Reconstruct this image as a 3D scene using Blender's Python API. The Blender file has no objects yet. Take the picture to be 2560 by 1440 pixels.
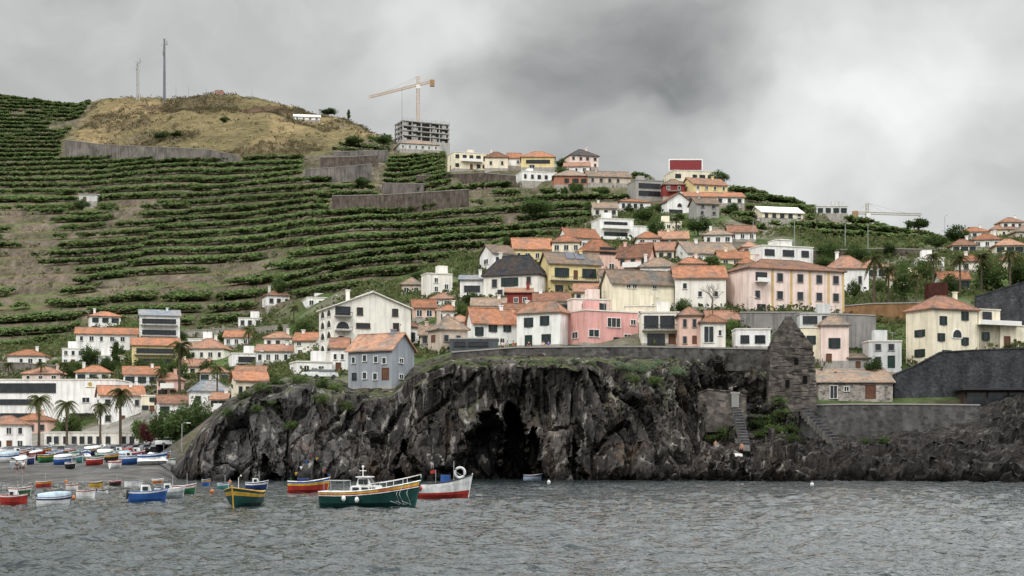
import bpy, math, random, numpy as np
from mathutils import Vector, noise, Matrix
random.seed(7); RNG=np.random.default_rng(7)
S=bpy.context.scene; COL=S.collection
F=3717.; H0=3.8; HY=1129.; PI=math.pi
def P(px,py,Y): return Vector(((px-1280)/F*Y, Y, H0+(HY-py)/F*Y))
def zpy(py,Y): return H0+(HY-py)/F*Y
# ------------------------------------------------------------------ helpers
def link(name,data,parent=None):
    o=bpy.data.objects.new(name,data); COL.objects.link(o)
    if parent: o.parent=parent
    return o
def tag(o,label,cat,group=None,kind=None):
    if label: o['label']=label
    if cat: o['category']=cat
    if group: o['group']=group
    if kind: o['kind']=kind
    return o
def empty(name,loc,label,cat,group=None,rz=0,sc=None):
    o=link(name,None); o.location=loc; o.rotation_euler=(0,0,rz); o.empty_display_size=.3
    if sc: o.scale=sc
    return tag(o,label,cat,group)
def copy_tree(o,parent=None):
    c=o.copy(); COL.objects.link(c); c.parent=parent
    for ch in list(o.children): copy_tree(ch,c)
    return c
class MB:
    def __init__(s): s.v=[]; s.f=[]
    def add(s,vs,fs):
        n=len(s.v); s.v+= [tuple(v) for v in vs]; s.f+=[tuple(i+n for i in f) for f in fs]; return s
    def hexa(s,p): return s.add(p,[(0,3,2,1),(4,5,6,7),(0,1,5,4),(1,2,6,5),(2,3,7,6),(3,0,4,7)])
    def box(s,x0,x1,y0,y1,z0,z1):
        return s.hexa([(x0,y0,z0),(x1,y0,z0),(x1,y1,z0),(x0,y1,z0),(x0,y0,z1),(x1,y0,z1),(x1,y1,z1),(x0,y1,z1)])
    def fbox(s,o,u,n,u0,u1,n0,n1,z0,z1):
        def q(a,b,z): return (o[0]+u[0]*a+n[0]*b, o[1]+u[1]*a+n[1]*b, z)
        return s.hexa([q(u0,n1,z0),q(u1,n1,z0),q(u1,n0,z0),q(u0,n0,z0),q(u0,n1,z1),q(u1,n1,z1),q(u1,n0,z1),q(u0,n0,z1)])
    def tube(s,pts,r,n=6,cap=True):
        pts=[Vector(p) for p in pts]; R=r if isinstance(r,(list,tuple)) else [r]*len(pts); base=len(s.v)
        for i,p in enumerate(pts):
            t=(pts[min(i+1,len(pts)-1)]-pts[max(i-1,0)]).normalized()
            a=t.cross(Vector((0,0,1)) if abs(t.z)<.9 else Vector((1,0,0))).normalized(); b=t.cross(a)
            for k in range(n):
                c=p+(a*math.cos(2*PI*k/n)+b*math.sin(2*PI*k/n))*R[i]; s.v.append(tuple(c))
        for i in range(len(pts)-1):
            for k in range(n):
                s.f.append((base+i*n+k,base+i*n+(k+1)%n,base+(i+1)*n+(k+1)%n,base+(i+1)*n+k))
        if cap:
            s.f.append(tuple(base+k for k in range(n))[::-1]); s.f.append(tuple(base+(len(pts)-1)*n+k for k in range(n)))
        return s
    def ball(s,c,r,nu=10,nv=6,sx=1,sy=1,sz=1):
        base=len(s.v)
        for j in range(nv+1):
            th=PI*j/nv
            for i in range(nu):
                ph=2*PI*i/nu
                s.v.append((c[0]+r*sx*math.sin(th)*math.cos(ph),c[1]+r*sy*math.sin(th)*math.sin(ph),c[2]+r*sz*math.cos(th)))
        for j in range(nv):
            for i in range(nu):
                s.f.append((base+j*nu+i,base+(j+1)*nu+i,base+(j+1)*nu+(i+1)%nu,base+j*nu+(i+1)%nu))
        return s
    def lattice(s,p0,p1,w,n,r=.08):
        p0=Vector(p0);p1=Vector(p1);t=(p1-p0).normalized()
        a=t.cross(Vector((0,0,1)) if abs(t.z)<.9 else Vector((1,0,0))).normalized(); b=t.cross(a)
        cs=[a*w/2+b*w/2,a*-w/2+b*w/2,a*-w/2-b*w/2,a*w/2-b*w/2]
        for c in cs: s.tube([p0+c,p1+c],r,4)
        for i in range(n):
            q0=p0.lerp(p1,i/n);q1=p0.lerp(p1,(i+1)/n)
            for k in range(4):
                s.tube([q0+cs[k],q1+cs[(k+1)%4]],r*.6,3); s.tube([q0+cs[k],q0+cs[(k+1)%4]],r*.6,3)
        return s
    def build(s,name,mat,parent=None,smooth=False):
        me=bpy.data.meshes.new(name); me.from_pydata(s.v,[],s.f); me.materials.append(mat)
        if smooth: me.polygons.foreach_set('use_smooth',[True]*len(me.polygons))
        me.update(); return link(name,me,parent)
def mesh_np(name,V,Fq,mat,parent=None,col=None,smooth=False):
    me=bpy.data.meshes.new(name); V=np.ascontiguousarray(V,dtype=np.float32); Fq=np.ascontiguousarray(Fq,dtype=np.int32)
    k=Fq.shape[1]
    me.vertices.add(len(V)); me.vertices.foreach_set('co',V.ravel())
    me.loops.add(Fq.size); me.loops.foreach_set('vertex_index',Fq.ravel())
    me.polygons.add(len(Fq)); me.polygons.foreach_set('loop_start',np.arange(0,Fq.size,k,dtype=np.int32))
    me.update(calc_edges=True)
    me.polygons.foreach_set('use_smooth',np.full(len(Fq),smooth,dtype=bool))
    if col is not None:
        a=me.color_attributes.new('col','FLOAT_COLOR','POINT')
        c=np.ones((len(V),4),dtype=np.float32); c[:,:3]=col; a.data.foreach_set('color',c.ravel())
    me.materials.append(mat); me.update(); return link(name,me,parent)
def grid_faces(nr,nc):
    i=np.arange(nr*nc).reshape(nr,nc)
    return np.stack([i[:-1,:-1],i[:-1,1:],i[1:,1:],i[1:,:-1]],-1).reshape(-1,4)
def hsh(ix,iy,sd): 
    v=np.sin(ix*127.1+iy*311.7+sd*74.7)*43758.5453; return v-np.floor(v)
def vn(x,y,sd=0):
    ix=np.floor(x);iy=np.floor(y);fx=x-ix;fy=y-iy;fx=fx*fx*(3-2*fx);fy=fy*fy*(3-2*fy)
    return (hsh(ix,iy,sd)*(1-fx)+hsh(ix+1,iy,sd)*fx)*(1-fy)+(hsh(ix,iy+1,sd)*(1-fx)+hsh(ix+1,iy+1,sd)*fx)*fy
def fbm(x,y,o=4,sd=0):
    s=0;a=.5
    for k in range(o): s=s+a*vn(x*2**k,y*2**k,sd+k); a*=.5
    return s
def sst(a,b,x): t=np.clip((x-a)/(b-a),0,1); return t*t*(3-2*t)
def inpoly(x,y,poly):
    r=np.zeros(np.shape(x),bool); n=len(poly)
    for i in range(n):
        x0,y0=poly[i];x1,y1=poly[(i+1)%n]
        if y0==y1: continue
        r^=((y0>y)!=(y1>y))&(x<(x1-x0)*(y-y0)/(y1-y0)+x0)
    return r
# ------------------------------------------------------------------ materials
class NT:
    def __init__(s,name):
        s.m=bpy.data.materials.new(name); s.m.use_nodes=True; s.t=s.m.node_tree; s.b=s.t.nodes['Principled BSDF']
    def n(s,ty,ins=None,**kw):
        return nnode(s.t,ty,ins,**kw)
def nnode(t,ty,ins=None,**kw):
    n=t.nodes.new('ShaderNode'+ty)
    for k,v in kw.items(): setattr(n,k,v)
    for k,v in (ins or {}).items():
        if isinstance(v,bpy.types.NodeSocket): t.links.new(v,n.inputs[k])
        else: n.inputs[k].default_value=v
    return n
def coord(N,sc=(1,1,1),kind='Object'):
    tc=N.n('TexCoord'); return N.n('Mapping',{'Vector':tc.outputs[kind],'Scale':sc}).outputs[0]
def nz(N,vec,scale,detail=4,rough=.55): return N.n('TexNoise',{'Vector':vec,'Scale':scale,'Detail':detail,'Roughness':rough}).outputs[0]
def mr(N,v,a,b,c,d,sm=False): return N.n('MapRange',{0:v,1:a,2:b,3:c,4:d},interpolation_type='SMOOTHSTEP' if sm else 'LINEAR').outputs[0]
def vscale(N,c,f): return N.n('VectorMath',{0:c,'Scale':f},operation='SCALE').outputs[0]
def mix(N,f,a,b): return N.n('Mix',{0:f,6:a,7:b},data_type='RGBA').outputs[2]
def mul(N,a,b): return N.n('Math',{0:a,1:b},operation='MULTIPLY').outputs[0]
def L(N,a,b): N.t.links.new(a,N.b.inputs[b])
def bumpit(N,h,st,dist):
    L(N,N.n('Bump',{'Height':h,'Strength':st,'Distance':dist}).outputs[0],'Normal')
_mc={}
def mk(name,col,rough=.85,var=.2,sc=.9,streak=0,bump=0,bs=6,metal=0,spec=.3):
    if name in _mc: return _mc[name]
    N=NT(name); v=coord(N)
    f=mr(N,nz(N,v,sc,4),.3,.7,1-var,1+var*.5)
    if streak:
        g=mr(N,nz(N,coord(N,(1.1,1.1,.13)),1.3,4),.42,.68,1,1-streak,True); f=mul(N,f,g)
    rgb=N.n('RGB'); rgb.outputs[0].default_value=(*col,1)
    L(N,vscale(N,rgb.outputs[0],f),'Base Color')
    N.b.inputs['Roughness'].default_value=rough; N.b.inputs['Metallic'].default_value=metal; N.b.inputs['Specular IOR Level'].default_value=spec
    if bump: bumpit(N,nz(N,v,bs,2),bump,.1)
    _mc[name]=N.m; return N.m
WC=dict(white=(.85,.84,.82),ivory=(.82,.79,.72),cream=(.82,.75,.59),pink=(.72,.39,.36),palepink=(.84,.68,.62),yellow=(.76,.63,.34),grey=(.31,.33,.36),
 concrete=(.36,.35,.33),salmon=(.76,.52,.44),red=(.26,.06,.055),beige=(.58,.49,.41),slate=(.09,.10,.11),brick=(.42,.20,.14),lightgrey=(.60,.61,.60),ochre=(.6,.44,.2))
def wall_m(k):
    return mk(k+'_plaster',WC[k],.9,.12,.5,.22,0)
def tile(name,col):
    if name in _mc: return _mc[name]
    N=NT(name); v=coord(N); oi=N.n('ObjectInfo').outputs['Random']
    f=mr(N,nz(N,v,1.3,6,.75),.3,.7,.5,1.25)
    w=N.n('TexWave',{'Vector':v,'Scale':1.6,'Distortion':.6},wave_type='BANDS').outputs[1]
    rgb=N.n('RGB'); rgb.outputs[0].default_value=(*col,1)
    c=mix(N,mr(N,nz(N,v,.35,4),.44,.64,0,.85),rgb.outputs[0],(col[0]*.55,col[1]*.82,col[2]*1.05,1))
    L(N,vscale(N,c,mul(N,mul(N,f,mr(N,w,0,1,.7,1.1)),mr(N,oi,0,1,.72,1.15))),'Base Color'); N.b.inputs['Roughness'].default_value=.95
    bumpit(N,w,.5,.08); _mc[name]=N.m; return N.m
RC=dict(orange=tile('orange_roof_tile',(.41,.195,.12)),orange2=tile('faded_roof_tile',(.36,.20,.14)),orange3=tile('pale_roof_tile',(.44,.25,.17)),orange4=tile('brown_roof_tile',(.30,.16,.11)),old=tile('weathered_roof_tile',(.31,.225,.17)),dark=tile('dark_roof_tile',(.10,.085,.08)),greyt=tile('grey_roof_tile',(.28,.27,.27)),
 slab=mk('roof_slab',(.70,.67,.61),.9,.2,.6,0),cslab=mk('concrete_slab',(.38,.37,.35),.9,.25,.5,.2))
def glass(name,col,r=.12):
    return mk(name,col,r,.5,.8,spec=.6)
M_glass=glass('window_glass',(.025,.03,.035)); M_white=mk('white_frame',(.78,.77,.74),.6,.08); M_green=mk('dark_green_shutter',(.015,.035,.03),.6,.2)
M_brown=mk('brown_wood',(.13,.06,.035),.7,.3); M_dark=mk('dark_frame',(.04,.042,.045),.5,.2); M_stonetrim=mk('stone_trim',(.32,.30,.28),.9,.2)
M_red=mk('red_paint',(.55,.05,.04),.4,.15); M_steel=mk('grey_steel',(.35,.36,.37),.5,.2,metal=.3); M_plinth=mk('plinth_plaster',(.40,.37,.34),.9,.3,.8,.3)
def paint(n,c): return mk(n+'_boat_paint',c,.45,.28,2.5,.3)
B=dict(green=paint('dark_green',(.012,.06,.052)),yellow=paint('yellow',(.58,.35,.05)),white=paint('white',(.76,.77,.76)),red=paint('red',(.36,.04,.03)),blue=paint('blue',(.03,.10,.32)),
 navy=paint('navy',(.02,.04,.14)),grey=paint('grey',(.30,.34,.36)),dark=paint('black',(.02,.02,.022)),lblue=paint('light_blue',(.36,.46,.54)),brown=paint('brown',(.14,.07,.04)),turq=paint('turquoise',(.06,.22,.22)),lgreen=paint('green',(.03,.14,.06)),orange=paint('orange',(.50,.17,.05)))
def stone(name,c1,c2,mort,sc=1.6,squash=(1,1,1.5)):
    N=NT(name); v=coord(N,squash)
    vo=N.n('TexVoronoi',{'Vector':v,'Scale':sc}); ve=N.n('TexVoronoi',{'Vector':v,'Scale':sc},feature='DISTANCE_TO_EDGE')
    c=mix(N,vo.outputs['Color'],(*c1,1),(*c2,1)); c=mix(N,mr(N,ve.outputs[0],.0,.09,1,0),c,(*mort,1))
    f=mr(N,nz(N,coord(N,(1,1,.4)),.5,5,.65),.3,.7,.5,1.35)
    L(N,vscale(N,c,f),'Base Color'); N.b.inputs['Roughness'].default_value=.95
    _mc[name]=N.m; return N.m
M_basalt=stone('basalt_masonry',(.04,.038,.037),(.16,.15,.14),(.10,.095,.09),1.3)
M_darkwall=stone('dark_slate_masonry',(.030,.032,.036),(.075,.077,.083),(.055,.055,.06),2.2)
M_seawall=stone('sea_wall_masonry',(.05,.05,.051),(.135,.132,.13),(.10,.098,.096),1.4)
M_ruin=stone('ruin_masonry',(.035,.033,.031),(.20,.178,.155),(.085,.078,.07),1.2)
M_cott=stone('cottage_masonry',(.10,.085,.075),(.46,.42,.38),(.42,.39,.35),1.9)
M_conc=mk('terrace_concrete',(.21,.19,.175),.95,.45,.25,.4)
M_brownwall=mk('brown_retaining_stone',(.14,.115,.10),.95,.45,.5,.4,0)
# ------------------------------------------------------------------ terrain
W_=lambda *k:[(236,None,-3.)]+list(k)
BCH=lambda y0,*k:[(y0-8,None,-2.),(y0,None,0.)]+list(k)
T={-900:BCH(186,(235,1150),(290,1122),(330,1010),(370,920),(420,862),(900,237),(1250,330)),
 0:BCH(186,(235,1150),(290,1122),(330,1010),(370,920),(420,862),(900,237),(1250,330)),
 200:BCH(187,(235,1148),(285,1120),(325,1010),(360,930),(410,855),(880,262),(1200,330)),
 400:BCH(190,(235,1142),(275,1110),(300,1020),(340,935),(400,855),(850,246),(1100,300)),
 540:W_((241,1035),(270,1020),(300,985),(340,930),(400,850),(850,233),(1100,290)),
 640:W_((241,958),(300,930),(340,900),(390,840),(850,231),(1100,290)),
 760:W_((241,943),(280,915),(320,880),(380,780),(830,262),(1000,320)),
 900:W_((241,960),(250,930),(270,890),(330,780),(400,670),(780,310),(1000,370)),
 1000:W_((241,930),(260,880),(300,800),(345,730),(430,610),(600,450),(740,350),(900,400)),
 1120:W_((241,885),(258,870),(275,800),(310,745),(370,650),(450,560),(545,420),(700,374),(800,420)),
 1200:W_((241,884),(258,868),(272,790),(305,745),(355,660),(435,570),(545,420),(580,404),(800,430)),
 1400:W_((241,876),(258,866),(272,788),(300,740),(330,690),(390,600),(480,470),(545,415),(800,450)),
 1600:W_((241,876),(250,868),(268,785),(295,720),(335,650),(390,595),(455,500),(505,432),(700,480)),
 1800:W_((241,886),(252,865),(268,785),(295,720),(335,640),(385,575),(445,490),(475,453),(650,500)),
 2000:W_((241,1008),(243,990),(250,905),(268,782),(295,720),(335,650),(400,562),(452,505),(600,560)),
 2200:W_((241,1010),(246,985),(254,930),(265,860),(285,770),(315,700),(355,620),(425,562),(600,600)),
 2400:W_((241,1000),(246,985),(250,890),(285,760),(310,700),(350,640),(430,606),(600,640)),
 2560:W_((241,985),(246,960),(250,890),(285,760),(310,690),(360,620),(460,588),(650,620)),
 3460:W_((241,985),(246,960),(250,890),(285,760),(310,690),(360,620),(460,588),(650,620))}
PX=np.arange(-900,3461,8.); YS=np.concatenate([np.arange(170,420,1.),np.arange(420,930,1.1),np.arange(930,1260,8.)])
tk=sorted(T); prof=[]
for k in tk:
    ys=[p[0] for p in T[k]]; zs=[p[2] if len(p)==3 else zpy(p[1],p[0]) for p in T[k]]
    prof.append(np.interp(YS,ys,zs))
prof=np.array(prof); Z0=np.array([np.interp(PX,tk,prof[:,j]) for j in range(len(YS))])   # rows Y, cols px
ker=np.exp(-.5*(np.arange(-12,13)/4.)**2); ker/=ker.sum()
Zs=np.array([np.convolve(np.pad(r,12,mode='edge'),ker,'valid') for r in Z0])
cw=sst(244,256,YS)[:,None]; Z0=Z0*(1-cw)+Zs*cw
kr=np.exp(-.5*(np.arange(-9,10)/3.)**2); kr/=kr.sum()
Zr=np.apply_along_axis(lambda c:np.convolve(np.pad(c,9,mode='edge'),kr,'valid'),0,Z0); cw=sst(275,300,YS)[:,None]; Z0=Z0*(1-cw)+Zr*cw
PXg,Yg=np.meshgrid(PX,YS); Xg=(PXg-1280)/F*Yg
py0=HY-(Z0-H0)/Yg*F
def hit(px,py):
    i=(px-PX[0])/8; a=int(i); c=Z0[:,a]*(1-i+a)+Z0[:,a+1]*(i-a); pr=HY-(c-H0)/YS*F
    ok=(pr<=py)&(c>-.5); j=np.argmax(ok) if ok.any() else np.argmin(pr); return float(YS[j])
lowx=[-900,0,150,330,450,640,780,900,1000,1200,1300,1400,1480,1560,1700,1820,1900,2100,2300,2400,3460]
lowy=[885,872,850,790,838,800,742,715,690,625,600,592,548,520,515,545,575,600,610,600,600]
low=np.interp(PXg,lowx,lowy)
dry=inpoly(PXg,py0,[(228,266),(250,200),(900,200),(985,340),(870,352),(800,378),(600,396),(400,385),(165,352)])
dryb=np.array([np.convolve(np.pad(r.astype(float),4,mode='edge'),np.ones(9)/9,'valid') for r in dry])
terr=sst(0,14,low-py0)*(1-dryb)*(Yg>280)
STEP=4.7
wx=Xg+14*(fbm(Xg/25,Yg/25,3,15)-.45)*2; wyy=Yg+18*(fbm(Xg/30,Yg/30,3,16)-.45)*2
patch=hsh(np.floor(wx/64),np.floor(wyy/95+.37*np.floor(wx/64)),4)
nzr=(fbm(Xg/80,Yg/80,4,3)-.45)*8+(vn(Xg/220,Yg/220,9)-.5)*12+patch*STEP*.8
t=(Z0+nzr)/STEP; fl=np.floor(t); FR=t-fl
zq=STEP*(fl+.45*FR+.55*sst(.87,1.,FR))-nzr-.6
Z1=Z0*(1-terr)+zq*terr
rough=(fbm(Xg/14,Yg/14,4,21)-.47)*3.*np.where(Yg>300,1,.15)
rd=(fbm(Xg/45,Yg/60,5,31)-.47)*17.
Z1=Z1+rough*(1-terr*.82)*sst(275,320,Yg)+rd*dryb
# colours
g=lambda c:np.array(c)[None,None,:]
n1=fbm(Xg/18,Yg/26,4,41)[...,None]; n2=fbm(Xg/55,Yg/80,4,51)[...,None]; n3=fbm(Xg/5,Yg/7,3,61)[...,None]; n4=fbm(Xg/20,Yg/30,4,71)[...,None]
soil=g((.125,.10,.065))*(1-sst(.32,.6,n3))+g((.08,.105,.042))*sst(.32,.6,n3)
vill=g((.14,.13,.10))*(1-sst(.34,.5,n1))+g((.065,.09,.036))*sst(.34,.5,n1)
dryc=g((.215,.165,.09))*(1-sst(.36,.58,n1))+g((.155,.122,.066))*sst(.36,.58,n1)
dk=sst(.46,.58,n2)*.6; dryc=dryc*(1-dk)+g((.10,.09,.048))*dk
dk=sst(.50,.62,n4)*.6; dryc=dryc*(1-dk)+g((.08,.064,.042))*dk
bandm=sst(.2,.6,np.exp(-((py0-(268+np.abs(PXg-600)*.03))/10)**2))[...,None]*(PXg>330)[...,None]*(PXg<840)[...,None]*.8
dryc=dryc*(1-bandm)+g((.07,.045,.035))*bandm
tc=terr[...,None]; C=vill*(1-tc)+soil*tc; dd=dryb[...,None]; C=C*(1-dd)+dryc*dd
bm=((PXg<600)&(Yg<262))[...,None]; C=np.where(bm,g((.10,.098,.096))*(.6+.8*n3),C)
pm=((PXg<600)&(Yg>=262)&(Yg<300))[...,None]; C=np.where(pm,g((.22,.21,.19))*(.8+.4*n3),C)
N=NT('hill_ground'); at=N.n('Attribute',attribute_name='col').outputs[0]; v=coord(N)
f=mul(N,mr(N,nz(N,v,.35,5,.7),.3,.7,.55,1.4),mr(N,nz(N,v,.05,3),.3,.7,.8,1.15))
geo=N.n('NewGeometry'); sx=N.n('SeparateXYZ',{0:geo.outputs['Normal']})
wallc=mix(N,nz(N,coord(N,(.5,.5,1.2)),1.2,4,.7),(.05,.042,.034,1),(.25,.205,.165,1))
wallc=mix(N,mr(N,nz(N,coord(N,(.06,.06,.2)),1.,4),.50,.58,0,.5),wallc,(.07,.09,.036,1))
c=mix(N,mr(N,sx.outputs[2],.82,.66,0,.95),at,wallc)
L(N,vscale(N,c,f),'Base Color'); N.b.inputs['Roughness'].default_value=1; N.b.inputs['Specular IOR Level'].default_value=.1
bumpit(N,nz(N,v,1.2,3,.7),.6,.5); M_ground=N.m
o=mesh_np('hills',np.stack([Xg,Yg,Z1],-1).reshape(-1,3),grid_faces(len(YS),len(PX)),M_ground,None,C.reshape(-1,3)); tag(o,None,None,None,'structure')
def zat(X,Y):
    px=1280+X/Y*F; i=int(np.clip((px-PX[0])/8,0,len(PX)-2)); j=int(np.clip(np.searchsorted(YS,Y)-1,0,len(YS)-2))
    a=(px-PX[i])/8; b=(Y-YS[j])/(YS[j+1]-YS[j]); return float((Z1[j,i]*(1-a)+Z1[j,i+1]*a)*(1-b)+(Z1[j+1,i]*(1-a)+Z1[j+1,i+1]*a)*b)
# ------------------------------------------------------------------ cliff
E=lambda y,*k:[(y,None)]+list(k)
CL={430:E(208,(216,1178),(226,1170),(243,1158)),470:E(203,(207,1172),(213,1150),(226,1136),(243,1126)),500:E(200,(203,1150),(208,1092),(224,1080),(243,1076)),560:E(198,(200,1140),(204,1035),(226,1014),(243,1006)),
 640:E(198,(200,1150),(205,985),(226,962),(243,957)),760:E(197,(199,1150),(206,968),(226,950),(243,942)),850:E(197,(199,1150),(207,990),(220,962),(243,948)),
 880:E(197,(200,1150),(206,998),(218,976),(243,964)),985:E(197,(200,1150),(206,995),(217,974),(243,960)),1035:E(198,(201,1120),(205,965),(212,928),(243,910)),
 1120:E(199,(202,1120),(205,925),(210,900),(243,887)),1300:E(200,(204,1120),(206,912),(212,890),(243,880)),1480:E(200,(204,1120),(207,914),(213,892),(243,880)),
 1600:E(199,(203,1150),(208,990),(214,918),(221,896),(243,879)),1700:E(197,(201,1172),(208,1090),(214,970),(222,902),(243,882)),1745:E(196,(200,1174),(210,1112),(219,1075),(224,950),(227,904),(243,882)),
 1800:E(195,(199,1176),(211,1120),(222,1085),(227,960),(230,905),(243,886)),1910:E(192,(198,1178),(212,1126),(223,1088),(228,1005),(232,960),(243,925)),1970:E(191,(197,1180),(212,1130),(222,1088),(227,1022),(243,1005)),
 2010:E(190,(197,1184),(210,1150),(223,1114),(232,1090),(243,1030)),2200:E(189,(197,1184),(210,1150),(223,1110),(232,1086),(243,1030)),
 2400:E(188,(196,1180),(209,1134),(222,1098),(231,1056),(243,1018)),2500:E(187,(195,1172),(208,1116),(220,1064),(231,1016),(243,994)),2900:E(187,(195,1166),(207,1098),(219,1034),(229,994),(243,987))}
NR=190; ck=sorted(CL); cp=[]
for k in ck:
    pts=np.array([(y,-1.8 if q is None else zpy(q,y)) for y,q in CL[k]]); d=np.r_[0,np.cumsum(np.hypot(*np.diff(pts,axis=0).T))]
    s=np.linspace(0,d[-1],NR); cp.append(np.stack([np.interp(s,d,pts[:,0]),np.interp(s,d,pts[:,1])],-1))
cp=np.array(cp); CPX=np.arange(430,2880,4.); NC=len(CPX)
CY=np.stack([np.interp(CPX,ck,cp[:,r,0]) for r in range(NR)]); CZ=np.stack([np.interp(CPX,ck,cp[:,r,1]) for r in range(NR)])
ty=np.gradient(CY,axis=0);tz=np.gradient(CZ,axis=0);tl=np.hypot(ty,tz)+1e-6; ny=-tz/tl; nzv=ty/tl
CX=(CPX[None,:]-1280)/F*CY
D=np.zeros((NR,NC)); 
lowm=sst(1620,1800,CPX)
for i in range(NC):
    lm=float(lowm[i]); a=.05*(1-lm)+.70*lm; hx=.24*(1-lm)+.24*lm
    for r in range(NR):
        p=Vector((CX[r,i],CY[r,i],CZ[r,i])); w1=noise.noise(p*.13)
        q=Vector((p.x*hx+w1*.4,p.y*.2,p.z*a+p.x*.03+w1*.15))
        v=noise.voronoi(q); q2=Vector((p.x*.75+w1*.8,p.y*.4,p.z*(.14+.8*lm)+p.x*.08)); v2=noise.voronoi(q2); c0=v[1][0];c2=v2[1][0]
        fa=math.sin(c0.x*12.9+c0.y*7.1+c0.z*5.3); fb=math.sin(c2.x*12.9+c2.y*7.1+c2.z*5.3)
        fa+= .9*(q.x-c0.x)*math.sin(c0.z*9.1+c0.x*3.3)+ .8*(q.z-c0.z)*math.sin(c0.x*7.7+c0.z)
        fb+= 1.2*(q2.x-c2.x)*math.sin(c2.z*9.1+c2.x*3.3)
        cr=-1.3*max(0,1-(v[0][1]-v[0][0])/.07)-.45*max(0,1-(v2[0][1]-v2[0][0])/.08)
        big=1.9*noise.noise(p*.055)*(1-.6*lm)+1.1*noise.noise(Vector((p.x*.2,p.y*.2,p.z*.02)))*(1-lm)
        D[r,i]=fa*(1.3+.3*lm)+fb*(.45+.35*lm)+cr+big+.15*noise.noise(p*1.3)
rr=np.linspace(0,1,NR)[:,None]; Dm=1-.8*sst(.74,.97,rr)*np.ones((1,NC)); Dm=Dm*sst(430,490,CPX)[None,:]
D*=Dm
cpy=HY-(CZ-H0)/CY*F
crest=np.interp(CPX,[430,500,560,640,760,850,985,1035,1120,1300,1480,1600,1720,1760,1800],[1156,1082,1016,963,951,963,974,929,900,890,892,898,902,904,800])[None,:]
D*=1-.82*sst(40,4,cpy-crest)
D*=1-(.7*sst(1930,1990,CPX)*(1-sst(2460,2540,CPX)))[None,:]*sst(1130,1100,cpy)      # calmer ledge under the sea wall
D*=1-.85*np.exp(-((CPX[None,:]-1856)/26)**2)*sst(1122,1108,cpy)*sst(1000,1015,cpy)   # stair strip
jag=np.array([noise.noise(Vector((p*.031,3.3,0)))*1.+noise.noise(Vector((p*.09,8.3,0)))*.6 for p in np.arange(900,1300,1.)])
jg=np.interp(cpy,np.arange(900,1300,1.),jag); jx=np.array([noise.noise(Vector((p*.03,1.3,0)))+.5*noise.noise(Vector((p*.08,4.3,0))) for p in CPX])[None,:]
def arch(cx,top,hw,dep,pw=.62,jk=16,sl=0):
    tp=top+24*jx; t=np.clip((cpy-tp)/(1200-tp),0,1); w=hw*t**pw*(1+.35*np.roll(jg,5,axis=0))+1e-3; m=sst(0,.5,1-np.abs(CPX[None,:]+0*cpy-cx-jk*jg-sl*(t-.5))/w)*(cpy>tp); return dep*m
cave=np.maximum(arch(1222,1000,104,8.,.8,24,-40),arch(1290,1015,62,14,.42,14,16)); cave=np.maximum(cave,arch(1338,1060,30,9,.5,10))
cave=np.maximum(cave,arch(1180,1075,42,6,.5,12))
cave=np.maximum(cave,arch(665,1130,30,6)); cave=np.maximum(cave,arch(1010,1090,40,3)); cave=np.maximum(cave,arch(1440,1090,22,3.))
cave=np.maximum(cave,3.*np.exp(-((CPX[None,:]-1250)/150)**2-((cpy-1010)/50)**2)*(1+0*cpy))
VY=CY+ny*D+cave; VZ=CZ+nzv*D*.8; VX=CX+.3*(D-np.roll(D,1,axis=1))
N=NT('sea_cliff_basalt'); v=coord(N); 
a=nz(N,coord(N,(1,1,.5)),.17,6,.66); st=nz(N,coord(N,(.8,.8,.05)),1.0,4,.62); big=nz(N,v,.05,3)
ramp=N.n('ValToRGB',{0:a}); cr=ramp.color_ramp; cr.elements[0].position=.32; cr.elements[0].color=(.010,.0095,.0095,1); cr.elements[1].position=.72; cr.elements[1].color=(.115,.103,.094,1)
e=cr.elements.new(.5); e.color=(.034,.031,.030,1)
ps=N.n('SeparateXYZ',{0:N.n('NewGeometry').outputs['Position']})
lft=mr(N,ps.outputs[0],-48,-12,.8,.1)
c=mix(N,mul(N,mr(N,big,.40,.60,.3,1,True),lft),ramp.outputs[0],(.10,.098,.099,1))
c=mix(N,mr(N,nz(N,coord(N,(.5,.5,.2)),.5,4),.54,.68,0,.55,True),c,(.088,.062,.044,1))
c=mix(N,mr(N,st,.57,.66,0,.7,True),c,(.27,.255,.235,1))
c=mix(N,mr(N,st,.46,.37,0,.85,True),c,(.009,.0085,.0085,1))
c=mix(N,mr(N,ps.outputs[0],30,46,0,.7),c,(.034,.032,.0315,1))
geo=N.n('NewGeometry'); sx=N.n('SeparateXYZ',{0:geo.outputs['Normal']})
mo=mul(N,mul(N,mr(N,sx.outputs[2],.5,.8,0,.8),mr(N,ps.outputs[2],6.5,11,0,1)),mr(N,nz(N,v,.3,4),.42,.56,0,1))
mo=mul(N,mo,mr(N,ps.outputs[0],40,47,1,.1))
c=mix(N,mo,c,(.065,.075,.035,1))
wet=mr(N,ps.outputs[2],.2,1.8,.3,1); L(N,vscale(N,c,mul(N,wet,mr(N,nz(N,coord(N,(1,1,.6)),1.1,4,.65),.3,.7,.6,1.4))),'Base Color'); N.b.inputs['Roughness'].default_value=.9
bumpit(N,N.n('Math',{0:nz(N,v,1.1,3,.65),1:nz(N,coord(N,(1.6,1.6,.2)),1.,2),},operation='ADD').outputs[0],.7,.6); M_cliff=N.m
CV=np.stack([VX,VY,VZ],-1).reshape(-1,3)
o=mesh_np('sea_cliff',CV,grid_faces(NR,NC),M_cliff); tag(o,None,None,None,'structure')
def cliffz(X,Y):
    d=(CV[:,0]-X)**2+(CV[:,1]-Y)**2; k=d<.8; return float(CV[k,2].max()) if k.any() else float(CV[np.argmin(d),2])
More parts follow.
